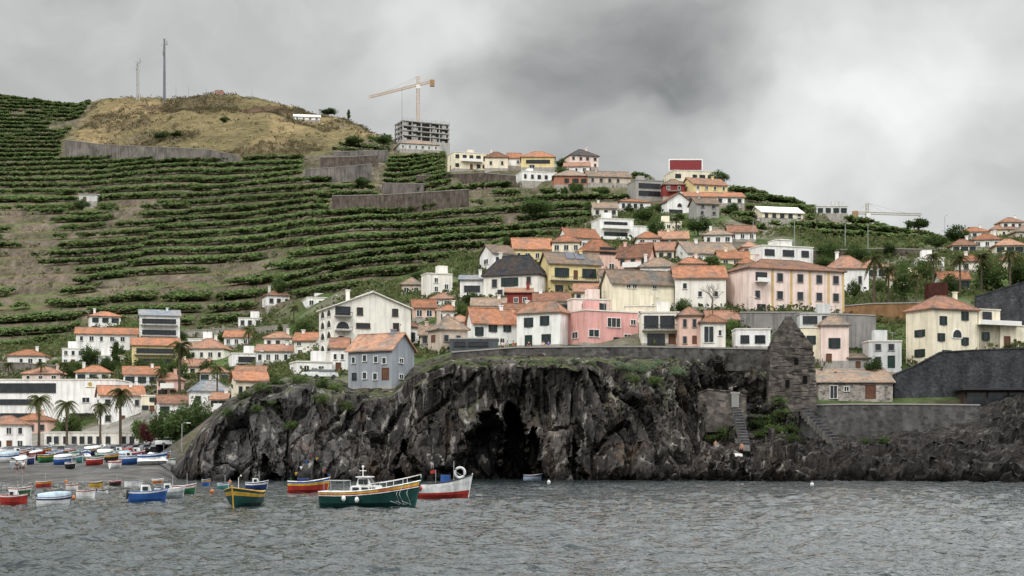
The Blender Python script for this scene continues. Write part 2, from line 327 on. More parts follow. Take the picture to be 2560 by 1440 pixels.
# ------------------------------------------------------------------ sea
wpx=np.arange(-900,3500,3.5); wy=np.concatenate([np.arange(4,42,1.5),14125./np.arange(331,66,-.8),np.array([216,225,240,262])])
WPX,WY=np.meshgrid(wpx,wy); WX=(WPX-1280)/F*WY; dY=np.gradient(wy)[:,None]; WZ=np.zeros_like(WX)
for k in range(58):
    lam=.42*(4.2/.42)**RNG.random(); th=-PI/2+RNG.normal()*.7+.2; kx,ky=math.cos(th)*2*PI/lam,math.sin(th)*2*PI/lam
    am=.0092*lam**.9; wgt=np.clip(lam/(abs(math.sin(th))*dY*1.5+1e-3)-.65,0,1)
    ph=kx*WX+ky*WY+RNG.random()*6.28+1.6*vn(WX/4,WY/4,k); s=np.sin(ph); WZ+=am*wgt*(2*((s+1)/2)**1.7-1)
gust=.5+.95*fbm(WX/30,WY/18,3,5); WZ*=gust
N=NT('sea_water'); v=coord(N,(.8,1.2,1)); N.b.inputs['Base Color'].default_value=(.017,.024,.026,1)
N.b.inputs['Roughness'].default_value=.04; N.b.inputs['IOR'].default_value=1.34; N.b.inputs['Specular IOR Level'].default_value=.5
hh=N.n('Math',{0:nz(N,v,3.4,2,.6),1:mul(N,nz(N,v,.8,2),2.4)},operation='ADD').outputs[0]
bumpit(N,hh,1.,.10); M_sea=N.m
o=mesh_np('sea',np.stack([WX,WY,WZ],-1).reshape(-1,3),grid_faces(len(wy),len(wpx)),M_sea,None,None,True); tag(o,None,None,None,'structure')
o=MB().add([(-4000,-3000,-.7),(4000,-3000,-.7),(4000,1300,-.7),(-4000,1300,-.7)],[(0,1,2,3)]).build('open_sea',M_sea); tag(o,None,None,None,'structure')
# ------------------------------------------------------------------ houses
RECT=[]; HR=random.Random(21)
def window(root,o,u,n,uc,zc,w,h,kind):
    if kind=='B' or kind=='V':
        b=MB(); b.fbox(o,u,n,uc-w/2,uc+w/2,.0,1.15,zc-.12,zc+.06); r=b.build('balcony',M_white if kind=='V' else RC['cslab'],root)
        q=MB()
        if kind=='V': q.fbox(o,u,n,uc-w/2,uc+w/2,1.05,1.15,zc+.063,zc+h)
        else:
            q.fbox(o,u,n,uc-w/2,uc+w/2,1.06,1.12,zc+h-.08,zc+h); k=max(3,int(w/.45))
            for i in range(k+1):
                x=uc-w/2+.03+(w-.06)*i/k; q.fbox(o,u,n,x-.025,x+.025,1.07,1.11,zc+.063,zc+h-.078)
        q.build('railing',M_white if kind=='V' else M_dark,r); return
    fr=.09 if kind!='x' else .06
    mf={'w':M_white,'g':M_green,'d':M_brown,'b':M_brown,'x':M_dark,'a':M_stonetrim,'t':M_stonetrim,'G':M_green}.get(kind,M_white)
    m=MB()
    if kind=='a':
        K=8; pts=[(-w/2,-h/2)]+[(-w/2*math.cos(PI*i/K),h/2-w/2+w/2*math.sin(PI*i/K)) for i in range(K+1)]+[(w/2,-h/2)]
        def q(p,s,d): return (o[0]+u[0]*(uc+p[0]*s)+n[0]*d,o[1]+u[1]*(uc+p[0]*s)+n[1]*d,zc+p[1]*s)
        L_=len(pts); vs=[q(p,1.,.1) for p in pts]+[q(p,.84,.1) for p in pts]+[q(p,1.,.0) for p in pts]+[q(p,.84,.03) for p in pts]
        fs=[]
        for i in range(L_):
            j=(i+1)%L_; fs+=[(i,j,L_+j,L_+i),(2*L_+i,2*L_+j,j,i),(L_+i,L_+j,3*L_+j,3*L_+i)]
        m.add(vs,fs); fo=m.build('window',M_white,root); MB().add([q(p,.84,.028) for p in pts],[tuple(range(L_))]).build('pane',M_glass,fo); return
    m.fbox(o,u,n,uc-w/2,uc+w/2,0,.12,zc+h/2-fr,zc+h/2); m.fbox(o,u,n,uc-w/2,uc-w/2+fr,0,.12,zc-h/2+fr,zc+h/2-fr); m.fbox(o,u,n,uc+w/2-fr,uc+w/2,0,.12,zc-h/2+fr,zc+h/2-fr)
    if kind not in 'dG': m.fbox(o,u,n,uc-w/2-.06,uc+w/2+.06,0,.18,zc-h/2,zc-h/2+fr-.01)
    if kind in 'wx' and w>.9:
        k=1 if w<2.2 else int(w/1.2)
        for i in range(k):
            x=uc-w/2+w*(i+1)/(k+1); m.fbox(o,u,n,x-.03,x+.03,0,.1,zc-h/2+fr,zc+h/2-fr)
    fo=m.build('door' if kind in 'dG' else 'window',mf,root)
    pm={'d':M_brown,'G':M_green}.get(kind,M_glass)
    MB().fbox(o,u,n,uc-w/2+fr+.002,uc+w/2-fr-.002,.0,.05,zc-h/2+fr+.002,zc+h/2-fr-.002).build('leaf' if kind in 'dG' else 'pane',pm,fo)
    if kind=='g':
        for sg in(-1,1): MB().fbox(o,u,n,uc+sg*(w/2+w*.17)-w*.16,uc+sg*(w/2+w*.17)+w*.16,.0,.07,zc-h/2,zc+h/2).build('shutter',M_green,fo)
def roof_mesh(kind,W,D,H,rise,ov=.4):
    m=MB(); x0,x1,y0,y1=-W/2-ov,W/2+ov,-ov,D+ov; zb=H-.02; e=.16; z=zb+e; zt=H+rise; cy=(y0+y1)/2; w=x1-x0;d=y1-y0
    if kind=='gable':
        sl=rise/(D/2); ze=H-ov*sl+.03; T_=.2
        for ye in(y0,y1): m.hexa([(x0,ye,ze),(x1,ye,ze),(x1,cy,zt+.03),(x0,cy,zt+.03),(x0,ye,ze+T_),(x1,ye,ze+T_),(x1,cy,zt+T_+.03),(x0,cy,zt+T_+.03)])
        m.tube([(x0,cy,zt+T_),(x1,cy,zt+T_)],.13,5); return m
    if kind=='gabley':
        sl=rise/(W/2); ze=H-ov*sl+.03; T_=.2
        for xe in(x0,x1): m.hexa([(xe,y0,ze),(0,y0,zt+.03),(0,y1,zt+.03),(xe,y1,ze),(xe,y0,ze+T_),(0,y0,zt+T_+.03),(0,y1,zt+T_+.03),(xe,y1,ze+T_)])
        m.tube([(0,y0,zt+T_),(0,y1,zt+T_)],.13,5); return m
    m.box(x0,x1,y0,y1,zb,zb+e); A=[(x0,y0,z),(x1,y0,z),(x1,y1,z),(x0,y1,z)]
    if kind=='hip':
        if w>=d: R=[(x0+d/2,cy,zt),(x1-d/2,cy,zt)]; fs=[(0,1,5,4),(1,2,5),(2,3,4,5),(3,0,4)]
        else: R=[(0,y0+w/2,zt),(0,y1-w/2,zt)]; fs=[(0,1,4),(1,2,5,4),(2,3,5),(3,0,4,5)]
        m.add(A+R,fs); V=A+R
        ed=[(0,4),(1,5),(2,5),(3,4),(4,5)] if w>=d else [(0,4),(1,4),(2,5),(3,5),(4,5)]
        for a,b in ed:
            if (Vector(V[a])-Vector(V[b])).length>.2: m.tube([V[a],V[b]],.11,5)
    elif kind=='shed':
        R=[(x1,y1,zt),(x0,y1,zt)]; m.add(A+R,[(0,1,4,5),(1,2,4),(3,0,5),(2,3,5,4)])
    return m
def h(label,xs,side,th,base,top,roof,wall,wins=(),auto=None,sauto=None,Y=None,D=None,sk=3.5,name='house',cat='house',rc='orange',apex=None,ext=(),mat=None,chim=(),group=None,stripe=()):
    th=math.radians(th)
    if side=='L': a,b,c=xs; f0,f1=b,c; cx=b
    elif side=='R': a,b,c=xs; f0,f1=a,b; cx=b
    else: f0,f1=xs[0],xs[-1]; cx=(f0+f1)/2; th=0
    Y=Y or hit(cx,base); s=Y/F; W=(f1-f0)*s/math.cos(th)
    if side: D=D or min(max(abs((b-a) if side=='L' else (c-b))*s/math.sin(th),3.),18)
    else: D=D or max(4,min(W*.8,9))
    Hh=(base-top)*s; cor=P(cx,base,Y)
    if side=='L': rz=th; loc=cor+Vector((math.cos(th),math.sin(th),0))*W/2
    elif side=='R': rz=-th; loc=cor-Vector((math.cos(th),-math.sin(th),0))*W/2
    else: rz=0; loc=cor
    if not side and auto: rz=math.radians(HR.uniform(-9,9))
    if rc=='orange' and roof!='flat': rc=HR.choice(['orange','orange2','orange3','orange4','orange','old'])
    RECT.append((min(xs)-6,max(xs)+6,top-12,base+14))
    r=empty(name,loc,label,cat,group,rz); wm=mat or wall_m(wall)
    ya=Y+D*.5; rise=max(.5,zpy(apex if apex else top-22,ya)-loc.z-Hh) if roof!='flat' else 0
    m=MB(); m.box(-W/2,W/2,0,D,-sk,Hh)
    if roof=='gable': m.add([(-W/2,0,Hh),(-W/2,D,Hh),(-W/2,D/2,Hh+rise),(W/2,0,Hh),(W/2,D,Hh),(W/2,D/2,Hh+rise)],[(0,2,1),(3,4,5),(0,3,5,2),(1,2,5,4)])
    if roof=='gabley': m.add([(-W/2,0,Hh),(W/2,0,Hh),(0,0,Hh+rise),(-W/2,D,Hh),(W/2,D,Hh),(0,D,Hh+rise)],[(0,1,2),(4,3,5),(0,2,5,3),(1,4,5,2)])
    m.build('wall',wm,r)
    if not mat and wall not in('slate','concrete'): MB().box(-W/2-.03,W/2+.03,-.03,D+.03,-sk+.05,.55).build('plinth',M_plinth,r)
    if roof=='flat':
        rm=MB(); rm.box(-W/2-.12,W/2+.12,-.12,D+.12,Hh+.003,Hh+.22)
        ro=rm.build('roof',RC['slab'] if rc=='orange' else RC[rc],r); MB().box(-W/2+.2,W/2-.2,.2,D-.2,Hh+.223,Hh+.26).build('roof_deck',RC['cslab'],ro)
        if name=='house' and W>5:
            x=HR.uniform(-.25,.25)*W; MB().box(x-1.1,x+1.1,D*.45,D*.45+2,Hh+.263,Hh+2.1).build('stair_head',wm,ro)
            mm=MB(); q=x+1.9; mm.tube([(q,D*.4,Hh+.26),(q,D*.4,Hh+1.8)],.04,4).tube([(q-.5,D*.4,Hh+1.6),(q+.5,D*.4,Hh+1.6)],.03,4); mm.build('aerial',M_steel,ro)
    else:
        ro=roof_mesh(roof,W,D,Hh,rise).build('roof',RC[rc],r)
        cl=[-W/2+(c_-f0)/(f1-f0)*W for c_ in chim]
        if not cl and name=='house' and HR.random()<.6: cl=[HR.choice((-1,1))*W*HR.uniform(.18,.36)]
        for xx in cl:
            c_=MB(); c_.box(xx-.3,xx+.3,D*.42,D*.42+.55,Hh+.2,Hh+rise+.65).box(xx-.4,xx+.4,D*.42-.1,D*.42+.65,Hh+rise+.655,Hh+rise+.8); c_.build('chimney',wm,ro)
    for (e0,e1,et,ec) in ext:
        u0=-W/2+(e0-f0)/(f1-f0)*W;u1=-W/2+(e1-f0)/(f1-f0)*W; z1=(base-et)*s
        wo=MB().box(u0+.003,u1-.003,.06,D*.7,-sk,z1).build('wing',wall_m(ec),r); MB().box(u0-.1,u1+.1,-.06,D*.7+.1,z1+.003,z1+.2).build('parapet',RC['slab'],wo)
    for (sx0,sx1,scn) in stripe:
        u0=-W/2+(sx0-f0)/(f1-f0)*W;u1=-W/2+(sx1-f0)/(f1-f0)*W; MB().box(u0,u1,-.05,.02,-.5,Hh-.05).build('painted_band',wall_m(scn),r)
    fo,fu,fn=(-W/2,0),(1,0),(0,-1)
    so,su,sn=((-W/2,D),(0,-1),(-1,0)) if side=='L' else ((W/2,0),(0,1),(1,0))
    for w in wins:
        x,y,ww,hh_=w[:4]; k=w[4] if len(w)>4 else 'w'; zc=(base-y)*s
        ext_rng=[f0]+[e[0] for e in ext],[f1]+[e[1] for e in ext]
        if side and ((side=='L' and x<b and x<min(ext_rng[0])) or (side=='R' and x>b and x>max(ext_rng[1]))):
            uc=(x-a)/(b-a)*D if side=='L' else (x-b)/(c-b)*D; window(r,so,su,sn,uc,zc,min(ww*s/math.sin(th),D*.8),hh_*s,k)
        else:
            uc=(x-f0)/(f1-f0)*W; window(r,fo,fu,fn,uc,zc,ww*s/math.cos(th),hh_*s,k)
    def grid(au,oo,uu,nn,WW):
        n,rows=au[0],au[1]; k=au[2] if len(au)>2 else HR.choice('wwgt'); fh=Hh/rows; bal=HR.random()<.35 and rows>1
        for rI in range(rows):
            for i in range(n):
                if HR.random()<.1: continue
                uc=WW*(i+.5)/n+HR.uniform(-.12,.12); w=min(HR.choice((.9,1.05,1.2)),WW/n*.55); kk=k
                if rI==0 and i==n//2 and rows>1 and k in 'wgt': window(r,oo,uu,nn,uc,fh*.42,1.0,min(2.1,fh*.8),'d')
                else: window(r,oo,uu,nn,uc,fh*(rI+.55),w,min(1.35,fh*.55),kk)
            if bal and rI==rows-1 and oo is fo: window(r,oo,uu,nn,WW*.5,fh*rI+.1,WW*.6,.95,HR.choice('BV'))
    if auto: grid(auto,fo,fu,fn,W)
    if sauto and side: grid(sauto,so,su,sn,D)
    return r
# --- cliff row
h('grey house on the cliff edge with orange gabled roof and small windows',(863,980,1030),'R',30,976,872,'gable','grey',[(878,897,11,18),(908,893,12,18),(938,897,12,18),(960,901,12,18),(880,938,12,18,'x'),(908,937,13,19),(936,940,13,19),(963,935,18,32,'d'),(1000,900,10,14),(1000,940,10,14)],apex=836,Y=219,sk=5,rc='orange3')
h('small white house with arched windows squeezed between cream arched block and grey house',(928,1000,1045),'R',30,880,814,'hip','white',[(948,835,14,24,'a'),(975,835,14,24,'a'),(1022,838,14,22,'g')],apex=788)
h('tall cream apartment block with arched loggias and a wide front gable',(780,835,1022),'L',22,925,765,'gabley','ivory',
  [(x,y,17,21,'a') for x in(795,818) for y in(778,806,834,866)]+[(856,776,36,22,'x'),(856,790,40,9,'B'),(856,812,36,22,'a'),(856,826,40,9,'B'),(852,848,34,22,'a'),(897,776,15,20,'b'),(983,776,15,20,'b'),(905,812,34,14,'b'),(985,812,15,20,'b'),(905,845,15,20,'b')],apex=735,rc='slab',chim=(885,),sk=6)
h('low white house with flat roof above the road left of grey cliff house',(712,742,826),'L',20,942,905,'flat','white',[(765,922,14,18),(800,922,14,18),(725,922,10,16)])
h('narrow white house with orange lean roof directly behind grey cliff house',(826,868),'',0,935,868,'gable','white',[(838,892,10,16),(856,892,10,16),(846,918,14,24,'d')],apex=848)
h('beige house with weathered brown hip roof right of small white house',(1066,1098,1168),'L',25,886,824,'hip','beige',[(1082,845,10,20,'d'),(1115,845,13,18,'t'),(1145,845,13,18,'t')],apex=786,rc='old')
h('dark slate annex with long window strip below white houses',(1124,1245),'',0,884,848,'flat','slate',[(1150,860,28,12,'x'),(1195,860,50,12,'x')],Y=244,name='annex',cat='annex',rc='cslab')
h('white house with long orange roof and green shutters left of two-storey hip-roofed house',(1166,1182,1298),'L',20,870,803,'gable','white',[(1198,828,13,22,'g'),(1232,818,13,20,'g'),(1268,818,12,18,'g'),(1215,855,15,24,'d'),(1255,852,13,18)],apex=772,chim=(1260,))
h('two-storey white house with green shutters and steep orange hip roof above cliff',(1292,1400,1422),'R',25,868,781,'hip','white',[(1322,803,14,24,'g'),(1362,800,14,24,'g'),(1322,850,18,30,'G'),(1366,846,14,24,'g')],apex=750,rc='orange')
h('pale pink flat-roofed house with terrace standing behind pink house',(1420,1432,1562),'L',15,806,748,'flat','palepink',[(1460,765,14,16),(1505,765,22,18,'x'),(1540,765,12,16)])
h('bright pink flat-roofed house with white-framed windows on the cliff top',(1420,1462,1601),'L',28,864,776,'flat','pink',[(1537,803,36,25),(1588,800,15,15),(1485,832,28,20),(1573,838,20,15),(1545,852,17,24,'G'),(1440,835,14,18)],ext=((1601.5,1603,800,'pink'),))
h('modern ivory house with dark glazing and balcony right of pink house',(1604,1697),'',0,866,782,'flat','ivory',[(1628,805,36,32,'x'),(1668,805,36,32,'x'),(1650,826,90,14,'B'),(1640,848,44,28,'x'),(1680,848,18,28,'d')])
h('narrow salmon pink house with orange hip roof beside modern glazed house',(1698,1752),'',0,874,789,'hip','salmon',[(1712,808,11,22,'t'),(1736,808,11,22,'t'),(1712,850,11,20,'t'),(1736,850,11,22,'d')],apex=768)
h('white house with pale garage door at right end of cliff-top row',(1752,1814),'',0,876,807,'hip','ivory',[(1772,836,26,42,'w'),(1800,832,10,16)],apex=786)
h('low white kiosk with dark windows near the ruined tower',(1840,1926),'',0,874,824,'flat','white',[(1862,848,22,20,'x'),(1900,848,26,20,'x')],Y=246,name='kiosk',cat='kiosk')
# --- right
h('cream house with single green window behind the ruined stone tower',(2000,2052),'',0,905,820,'flat','cream',[(2028,850,14,22,'g')],Y=251)
h('pale pink house with small orange hip roof right of ruined tower',(2053,2122),'',0,910,814,'hip','palepink',[(2086,858,18,26,'g'),(2072,895,14,22,'d')],apex=788,Y=250)
h('small grey stone shed with sloping tiled roof between pink house and grey house',(2122,2172),'',0,930,896,'shed','concrete',[(2145,912,12,18,'d')],apex=880,rc='old',Y=250,name='shed',cat='shed')
h('grey-white house with flat roof above the stone cottage',(2172,2254),'',0,938,854,'flat','lightgrey',[(2195,868,16,18,'t'),(2228,868,16,18,'t'),(2195,900,16,18,'t'),(2228,905,18,32,'G')],Y=250)
h('low rough-stone cottage with weathered tiled roof and wooden door',(2046,2232),'',0,1002,957,'shed','beige',[(2084,980,20,34,'w'),(2116,972,14,14,'w'),(2176,980,26,36,'d')],apex=918,rc='old',Y=242,mat=M_cott,name='cottage',cat='cottage',D=6)
h('large cream villa with orange hip roof above the dark wall',(2290,2332,2462),'L',24,925,772,'hip','cream',[(2362,800,13,22,'g'),(2425,786,13,22,'g'),(2402,832,30,24,'a'),(2356,842,13,20,'g'),(2425,850,13,20,'g'),(2372,886,16,24,'g'),(2312,880,10,20,'g'),(2312,830,10,18,'g'),(2490,786,26,26,'x'),(2486,835,14,20,'g'),(2550,850,18,34,'d'),(2520,805,120,10,'V')],apex=738,Y=248,ext=((2464,2640,806,'cream'),(2466,2530,768,'cream')),sk=6,rc='orange')
# --- second row
h('grey-white house with dark brown hip roof and arched doorway on slope',(1208,1346,1370),'R',20,746,686,'hip','ivory',[(1236,704,14,22,'t'),(1274,702,26,22,'g'),(1322,700,12,20,'t'),(1250,730,14,20,'t'),(1300,730,14,20,'t')],apex=636,rc='dark',chim=(1240,))
h('yellow house with stone-framed windows and orange roof carrying solar panels',(1352,1372,1506),'L',18,740,656,'gable','yellow',[(1405,680,22,24,'g'),(1440,685,10,24,'d'),(1475,680,22,24,'g'),(1440,700,130,9,'B'),(1398,722,20,20,'x'),(1465,722,24,20,'x')],apex=632)
h('wide cream house with blank wall and orange roof below the yellow house',(1508,1530,1690),'L',18,790,706,'gable','cream',[(1572,714,12,11),(1588,714,12,11),(1640,714,12,11),(1632,762,12,14)],apex=676,rc='orange')
h('white house with several orange roof slopes left of pink apartment block',(1688,1815),'',0,775,694,'gable','ivory',[(1712,715,12,16),(1750,735,12,16),(1790,735,12,16)],apex=668)
h('small orange-roofed house tucked in front of bare tree',(1660,1760),'',0,740,706,'hip','palepink',[(1690,722,12,14),(1725,722,12,14)],apex=682)
h('long pale pink apartment block with yellow bands and stone-framed windows',(1815,1872,2132),'L',20,782,670,'hip','palepink',[(x,y,17,22,'t') for x in(1955,2010,2062,2108) for y in(690,735)]+[(1905,690,30,22,'x'),(1905,703,34,9,'V'),(1895,735,14,20,'t'),(1905,768,22,18,'x'),(1960,768,14,18),(2040,768,14,18)],apex=645,stripe=((1932,1938,'ochre'),(1983,1989,'ochre'),(2034,2040,'ochre'),(2085,2091,'ochre'),(2126,2131,'ochre')),sk=5,rc='orange',D=12)
h('white house with big orange hip roof behind right end of pink apartment block',(2072,2172),'',0,735,672,'hip','white',[(2150,700,10,20,'t')],apex=640,rc='orange')
h('narrow blue-grey glass house below the pink apartment block',(2000,2092),'',0,840,786,'flat','lightgrey',[(2025,800,36,20,'x'),(2070,800,30,20,'x')],Y=256,rc='cslab')
# --- third row
h('white three-storey house with balconies at left edge of the upper village',(1198,1232,1286),'L',25,690,632,'gable','white',[(1215,650,12,14),(1255,648,30,12,'x'),(1255,657,34,7,'V'),(1255,672,30,12,'x'),(1215,675,12,14)],apex=614)
h('long yellow house with orange roof above the dark-roofed house',(1284,1380),'',0,660,622,'gable','yellow',auto=(4,1),apex=598)
h('small cream tower house with orange cap roof beside long yellow house',(1380,1450),'',0,664,606,'hip','cream',auto=(3,2),apex=588)
h('white house with stepped orange roofs below the white modern villa',(1396,1420,1500),'L',20,632,592,'gable','white',auto=(3,1),sauto=(1,1),apex=572)
h('salmon pink house with greenhouse window right of long yellow house',(1440,1458,1546),'L',15,690,628,'hip','salmon',[(1520,625,40,18,'x'),(1480,650,12,16),(1480,675,12,16),(1530,665,14,18)],apex=597)
h('deeper pink house with orange roof in middle of upper village',(1546,1622,1642),'R',20,695,640,'gable','salmon',auto=(3,2,'t'),apex=612)
h('cream house with low orange roof behind the deep pink house',(1598,1684),'',0,655,626,'gable','cream',auto=(4,1),apex=608)
h('small white house with orange roof above the cream blank-walled house',(1600,1690),'',0,702,668,'hip','white',auto=(3,1),apex=645)
h('white modern villa with stacked balconies on the hillside',(1482,1500,1586),'L',15,606,546,'flat','white',[(1540,560,60,14,'x'),(1540,570,70,7,'V'),(1540,586,60,14,'x'),(1540,598,70,7,'V')],ext=((1586.5,1626,562,'white'),))
h('white gabled house with long sloping roof line above the village',(1690,1720,1852),'L',15,664,632,'gable','white',auto=(4,1),apex=606)
h('white modern box house with roof deck right of the gabled white house',(1884,1905,2042),'L',18,660,614,'flat','white',[(1925,630,26,16,'x'),(1975,630,30,16,'x'),(2020,630,20,16,'x')],ext=((1945,1985,598,'white'),))
h('little white house with faded roof between salmon house and yellow house',(1500,1550),'',0,720,690,'gable','white',auto=(2,1),apex=676)
h('pale cottage-like house with orange roof above the pink apartment block',(1800,1880),'',0,668,646,'gable','cream',auto=(3,1),apex=630)
h('small cream house with orange roof right of white gabled house',(1846,1890),'',0,690,660,'hip','cream',auto=(2,1),apex=644)
h('white terraced house stepping down in front of deep pink house',(1560,1600),'',0,722,700,'flat','white',auto=(2,1))
h('white two-storey house squeezed between dark-roofed house and yellow house',(1346,1380),'',0,716,664,'flat','white',auto=(2,2))
h('ivory house with old tiled roof below the dark-roofed house',(1180,1262),'',0,800,764,'gable','ivory',auto=(3,1,'t'),apex=748,rc='old')
h('white house with orange roof behind the two-storey white cliff house',(1336,1424),'',0,792,752,'gable','white',auto=(3,1),apex=734)
h('cream house right of the pale pink terrace house',(1562,1640),'',0,812,766,'flat','cream',auto=(3,1))
h('pale pink house with orange roof left of the grey garden wall',(1770,1846),'',0,835,798,'gable','palepink',auto=(3,1),apex=780)
h('white house among trees right of the beige brown-roofed house',(1120,1180),'',0,838,806,'hip','white',auto=(2,1),apex=788)
h('cream house with orange roof on the slope right of white modern villa',(1650,1720),'',0,622,596,'gable','cream',auto=(3,1),apex=580)
h('white house with brown roof on the slope above the gabled white house',(1760,1830),'',0,612,588,'hip','white',auto=(3,1),apex=574,rc='old')
for lb,x0,x1,b_,t_,rf,wl,au,ap in (
 ('small pink house with orange roof in the gardens right of cream arched block',1034,1088,802,768,'gable','salmon',(2,1),752),
 ('white hip-roofed house in the gardens above the beige brown-roofed house',1092,1150,806,778,'hip','white',(3,1),762),
 ('ivory flat house in the gardens above the long orange-roofed white house',1200,1262,836,806,'flat','ivory',(3,1),0),
 ('cream gabled house directly below the right end of yellow house',1436,1504,762,728,'gable','cream',(3,1),712),
 ('white flat house between yellow house and pale pink terrace house',1466,1526,790,760,'flat','white',(3,1),0),
 ('white house with orange roof below the maroon house',1262,1334,806,776,'gable','white',(3,1),762),
 ('pale pink house with hip roof above the several-sloped white house',1700,1764,690,660,'hip','palepink',(3,1),644),
 ('white two-storey house right of white modern villa wing',1592,1650,632,596,'hip','white',(2,2),580),
 ('ivory house on slope below the white house with dark window band',1484,1544,544,520,'gable','ivory',(3,1),508),
 ('cream flat house on slope left of the bare concrete tower house',1640,1704,582,556,'flat','cream',(3,1),0),
 ('white house with orange roof on slope right of the bare concrete tower house',1822,1890,604,580,'gable','white',(3,1),566),
 ('small salmon house left of the white modern box house',1856,1898,642,618,'hip','salmon',(2,1),604),
 ('white house with orange hip roof behind the large right palm',2150,2216,700,668,'hip','white',(3,1),650),
 ('cream gabled house among palms on the right slope',2226,2292,726,696,'gable','cream',(3,1),680),
 ('white gabled house above the rusty tower on the right slope',2352,2424,728,698,'gable','white',(3,1),682),
 ('pale house with faded roof on right slope below the distant village',2404,2466,680,654,'hip','ivory',(3,1),638),
 ('white flat house on the right slope under the umbrella pine',2296,2360,672,646,'flat','white',(3,1),0),
 ('cream house with orange roof under trees at the right edge',2496,2570,682,652,'hip','cream',(3,1),636),
 ('white flat house just above the pale road wall',596,654,820,796,'flat','white',(3,1),0),
 ('white house with orange roof left of the lone pair in banana terraces',560,624,868,842,'gable','white',(3,1),828),
 ('ivory house with brown roof behind the white modern house near the road',660,730,872,846,'hip','ivory',(3,1),830),
 ('small white house with orange roof right of yellow house, left village',446,500,898,870,'gable','white',(2,1),856),
 ('cream flat house between the hotel and the village palms',352,410,1030,990,'flat','cream',(3,2),0)):
    h(lb,(x0,x1),'',0,b_,t_,rf,wl,auto=au,apex=ap or None)
# --- middle-left slope
h('white house with orange roof alone among banana terraces, left one of the pair',(645,668,722),'L',20,768,738,'hip','white',auto=(3,1),sauto=(1,1),apex=722)
h('white flat-roofed house among banana terraces, right one of the pair',(724,768,832),'L',15,772,744,'flat','white',auto=(3,1))
h('small white house with stacked chimney towers left of dark-roofed house',(1050,1068,1130),'L',20,748,684,'flat','ivory',[(1090,700,10,14),(1115,715,10,14),(1090,722,10,14)])
h('low brown-roofed white house left of the chimney-towered house',(1004,1052),'',0,742,712,'hip','beige',auto=(2,1),apex=694)
h('tiny white house with orange hip roof half hidden in trees',(1078,1132),'',0,768,748,'hip','white',auto=(2,1),apex=732)
h('white house with glass veranda beside the dark-roofed house',(1150,1210),'',0,750,700,'shed','white',[(1180,722,40,16,'x'),(1165,742,12,12)],apex=684,rc='greyt')
h('small maroon house with white terrace wall below dark-roofed house',(1265,1330),'',0,770,732,'shed','red',[(1290,750,12,14),(1312,750,12,14)],apex=716)
h('low beige row house with brown roof below banana gardens',(1050,1130),'',0,868,836,'gable','beige',auto=(3,1,'t'),apex=815,rc='old')
# --- ridge houses
h('long cream house on the ridge nearest the tower crane',(1116,1135,1222),'L',18,424,380,'flat','cream',auto=(5,2),sauto=(1,2))
h('cream house with orange roof beside long cream ridge house',(1212,1270),'',0,424,394,'hip','cream',auto=(2,1),apex=380)
h('tiny white and blue house between two ridge houses',(1270,1304),'',0,418,394,'gable','white',auto=(2,1),apex=384)
h('yellow ridge house with wide orange hip roof and veranda',(1303,1387),'',0,422,393,'hip','yellow',[(1345,404,60,9,'x'),(1330,416,14,9)],apex=379)
h('mauve ridge house with dark peaked roof and roof terrace',(1408,1425,1497),'L',15,418,388,'hip','palepink',auto=(4,2,'t'),apex=372,rc='dark')
h('white low house with balcony below the yellow ridge house',(1284,1305,1392),'L',15,455,428,'flat','white',auto=(5,1,'x'))
h('small white house with orange roof left of the brick house',(1410,1472),'',0,436,416,'gable','white',auto=(3,1),apex=408)
h('brick-red house with brown roof on the upper slope',(1386,1470),'',0,466,440,'hip','brick',auto=(4,1),apex=426)
h('long low house with continuous orange roof on the upper slope',(1470,1578),'',0,462,442,'gable','beige',auto=(5,1,'t'),apex=430)
h('cream building carrying the red signboard on its roof',(1668,1685,1790),'L',12,456,426,'flat','cream',auto=(5,1),name='building',cat='building')
h('unfinished grey concrete house with open floors',(1573,1590,1660),'L',15,500,450,'flat','concrete',[(1625,463,56,12,'x'),(1625,482,56,12,'x')],rc='cslab')
h('dark red house with orange roof right of unfinished grey house',(1658,1712),'',0,496,462,'hip','red',auto=(2,2),apex=448)
h('yellow house with orange roof and yellow chimney at end of ridge',(1710,1735,1822),'L',15,496,460,'gable','yellow',auto=(4,2),apex=446,chim=(1800,))
h('wide white house with orange roof below yellow end house',(1712,1862),'',0,512,492,'gable','white',auto=(6,1),apex=483)
h('white gabled house with arched balcony on the upper slope',(1653,1668,1728),'L',15,540,502,'gabley','white',[(1700,512,14,12,'a'),(1690,528,34,10,'x')],apex=486)
h('bare concrete tower house on the upper slope',(1728,1742,1800),'L',15,556,508,'gable','concrete',auto=(2,3,'t'),apex=496,rc='old')
h('white house with dark window band left of white gabled house',(1534,1550,1628),'L',12,526,504,'hip','white',auto=(5,1,'x'),apex=496)
h('low cream bungalow on the right-hand banana slope',(1888,1905,2012),'L',12,548,530,'gable','cream',auto=(5,1,'x'),apex=518,rc='slab')
h('white flat house on skyline right of the cream bungalow',(2040,2120),'',0,538,516,'flat','lightgrey',auto=(4,1))
h('small white row house with orange roof below the concrete frame building',(980,1000,1096),'L',15,374,358,'hip','lightgrey',auto=(6,1),apex=348)
h('long white shed on the dry grass hilltop',(735,800),'',0,302,292,'gable','white',auto=(4,1),apex=288,rc='slab',name='shed',cat='shed')
h('small white hut on the banana terraces at far left',(198,242),'',0,506,486,'shed','lightgrey',[(212,498,8,12,'d')],apex=484,rc='slab',name='hut',cat='hut')
h('small brown hut on the very top of the dry hill',(538,556),'',0,238,226,'flat','brick',[(547,231,6,6)],rc='cslab',name='hut',cat='hut')
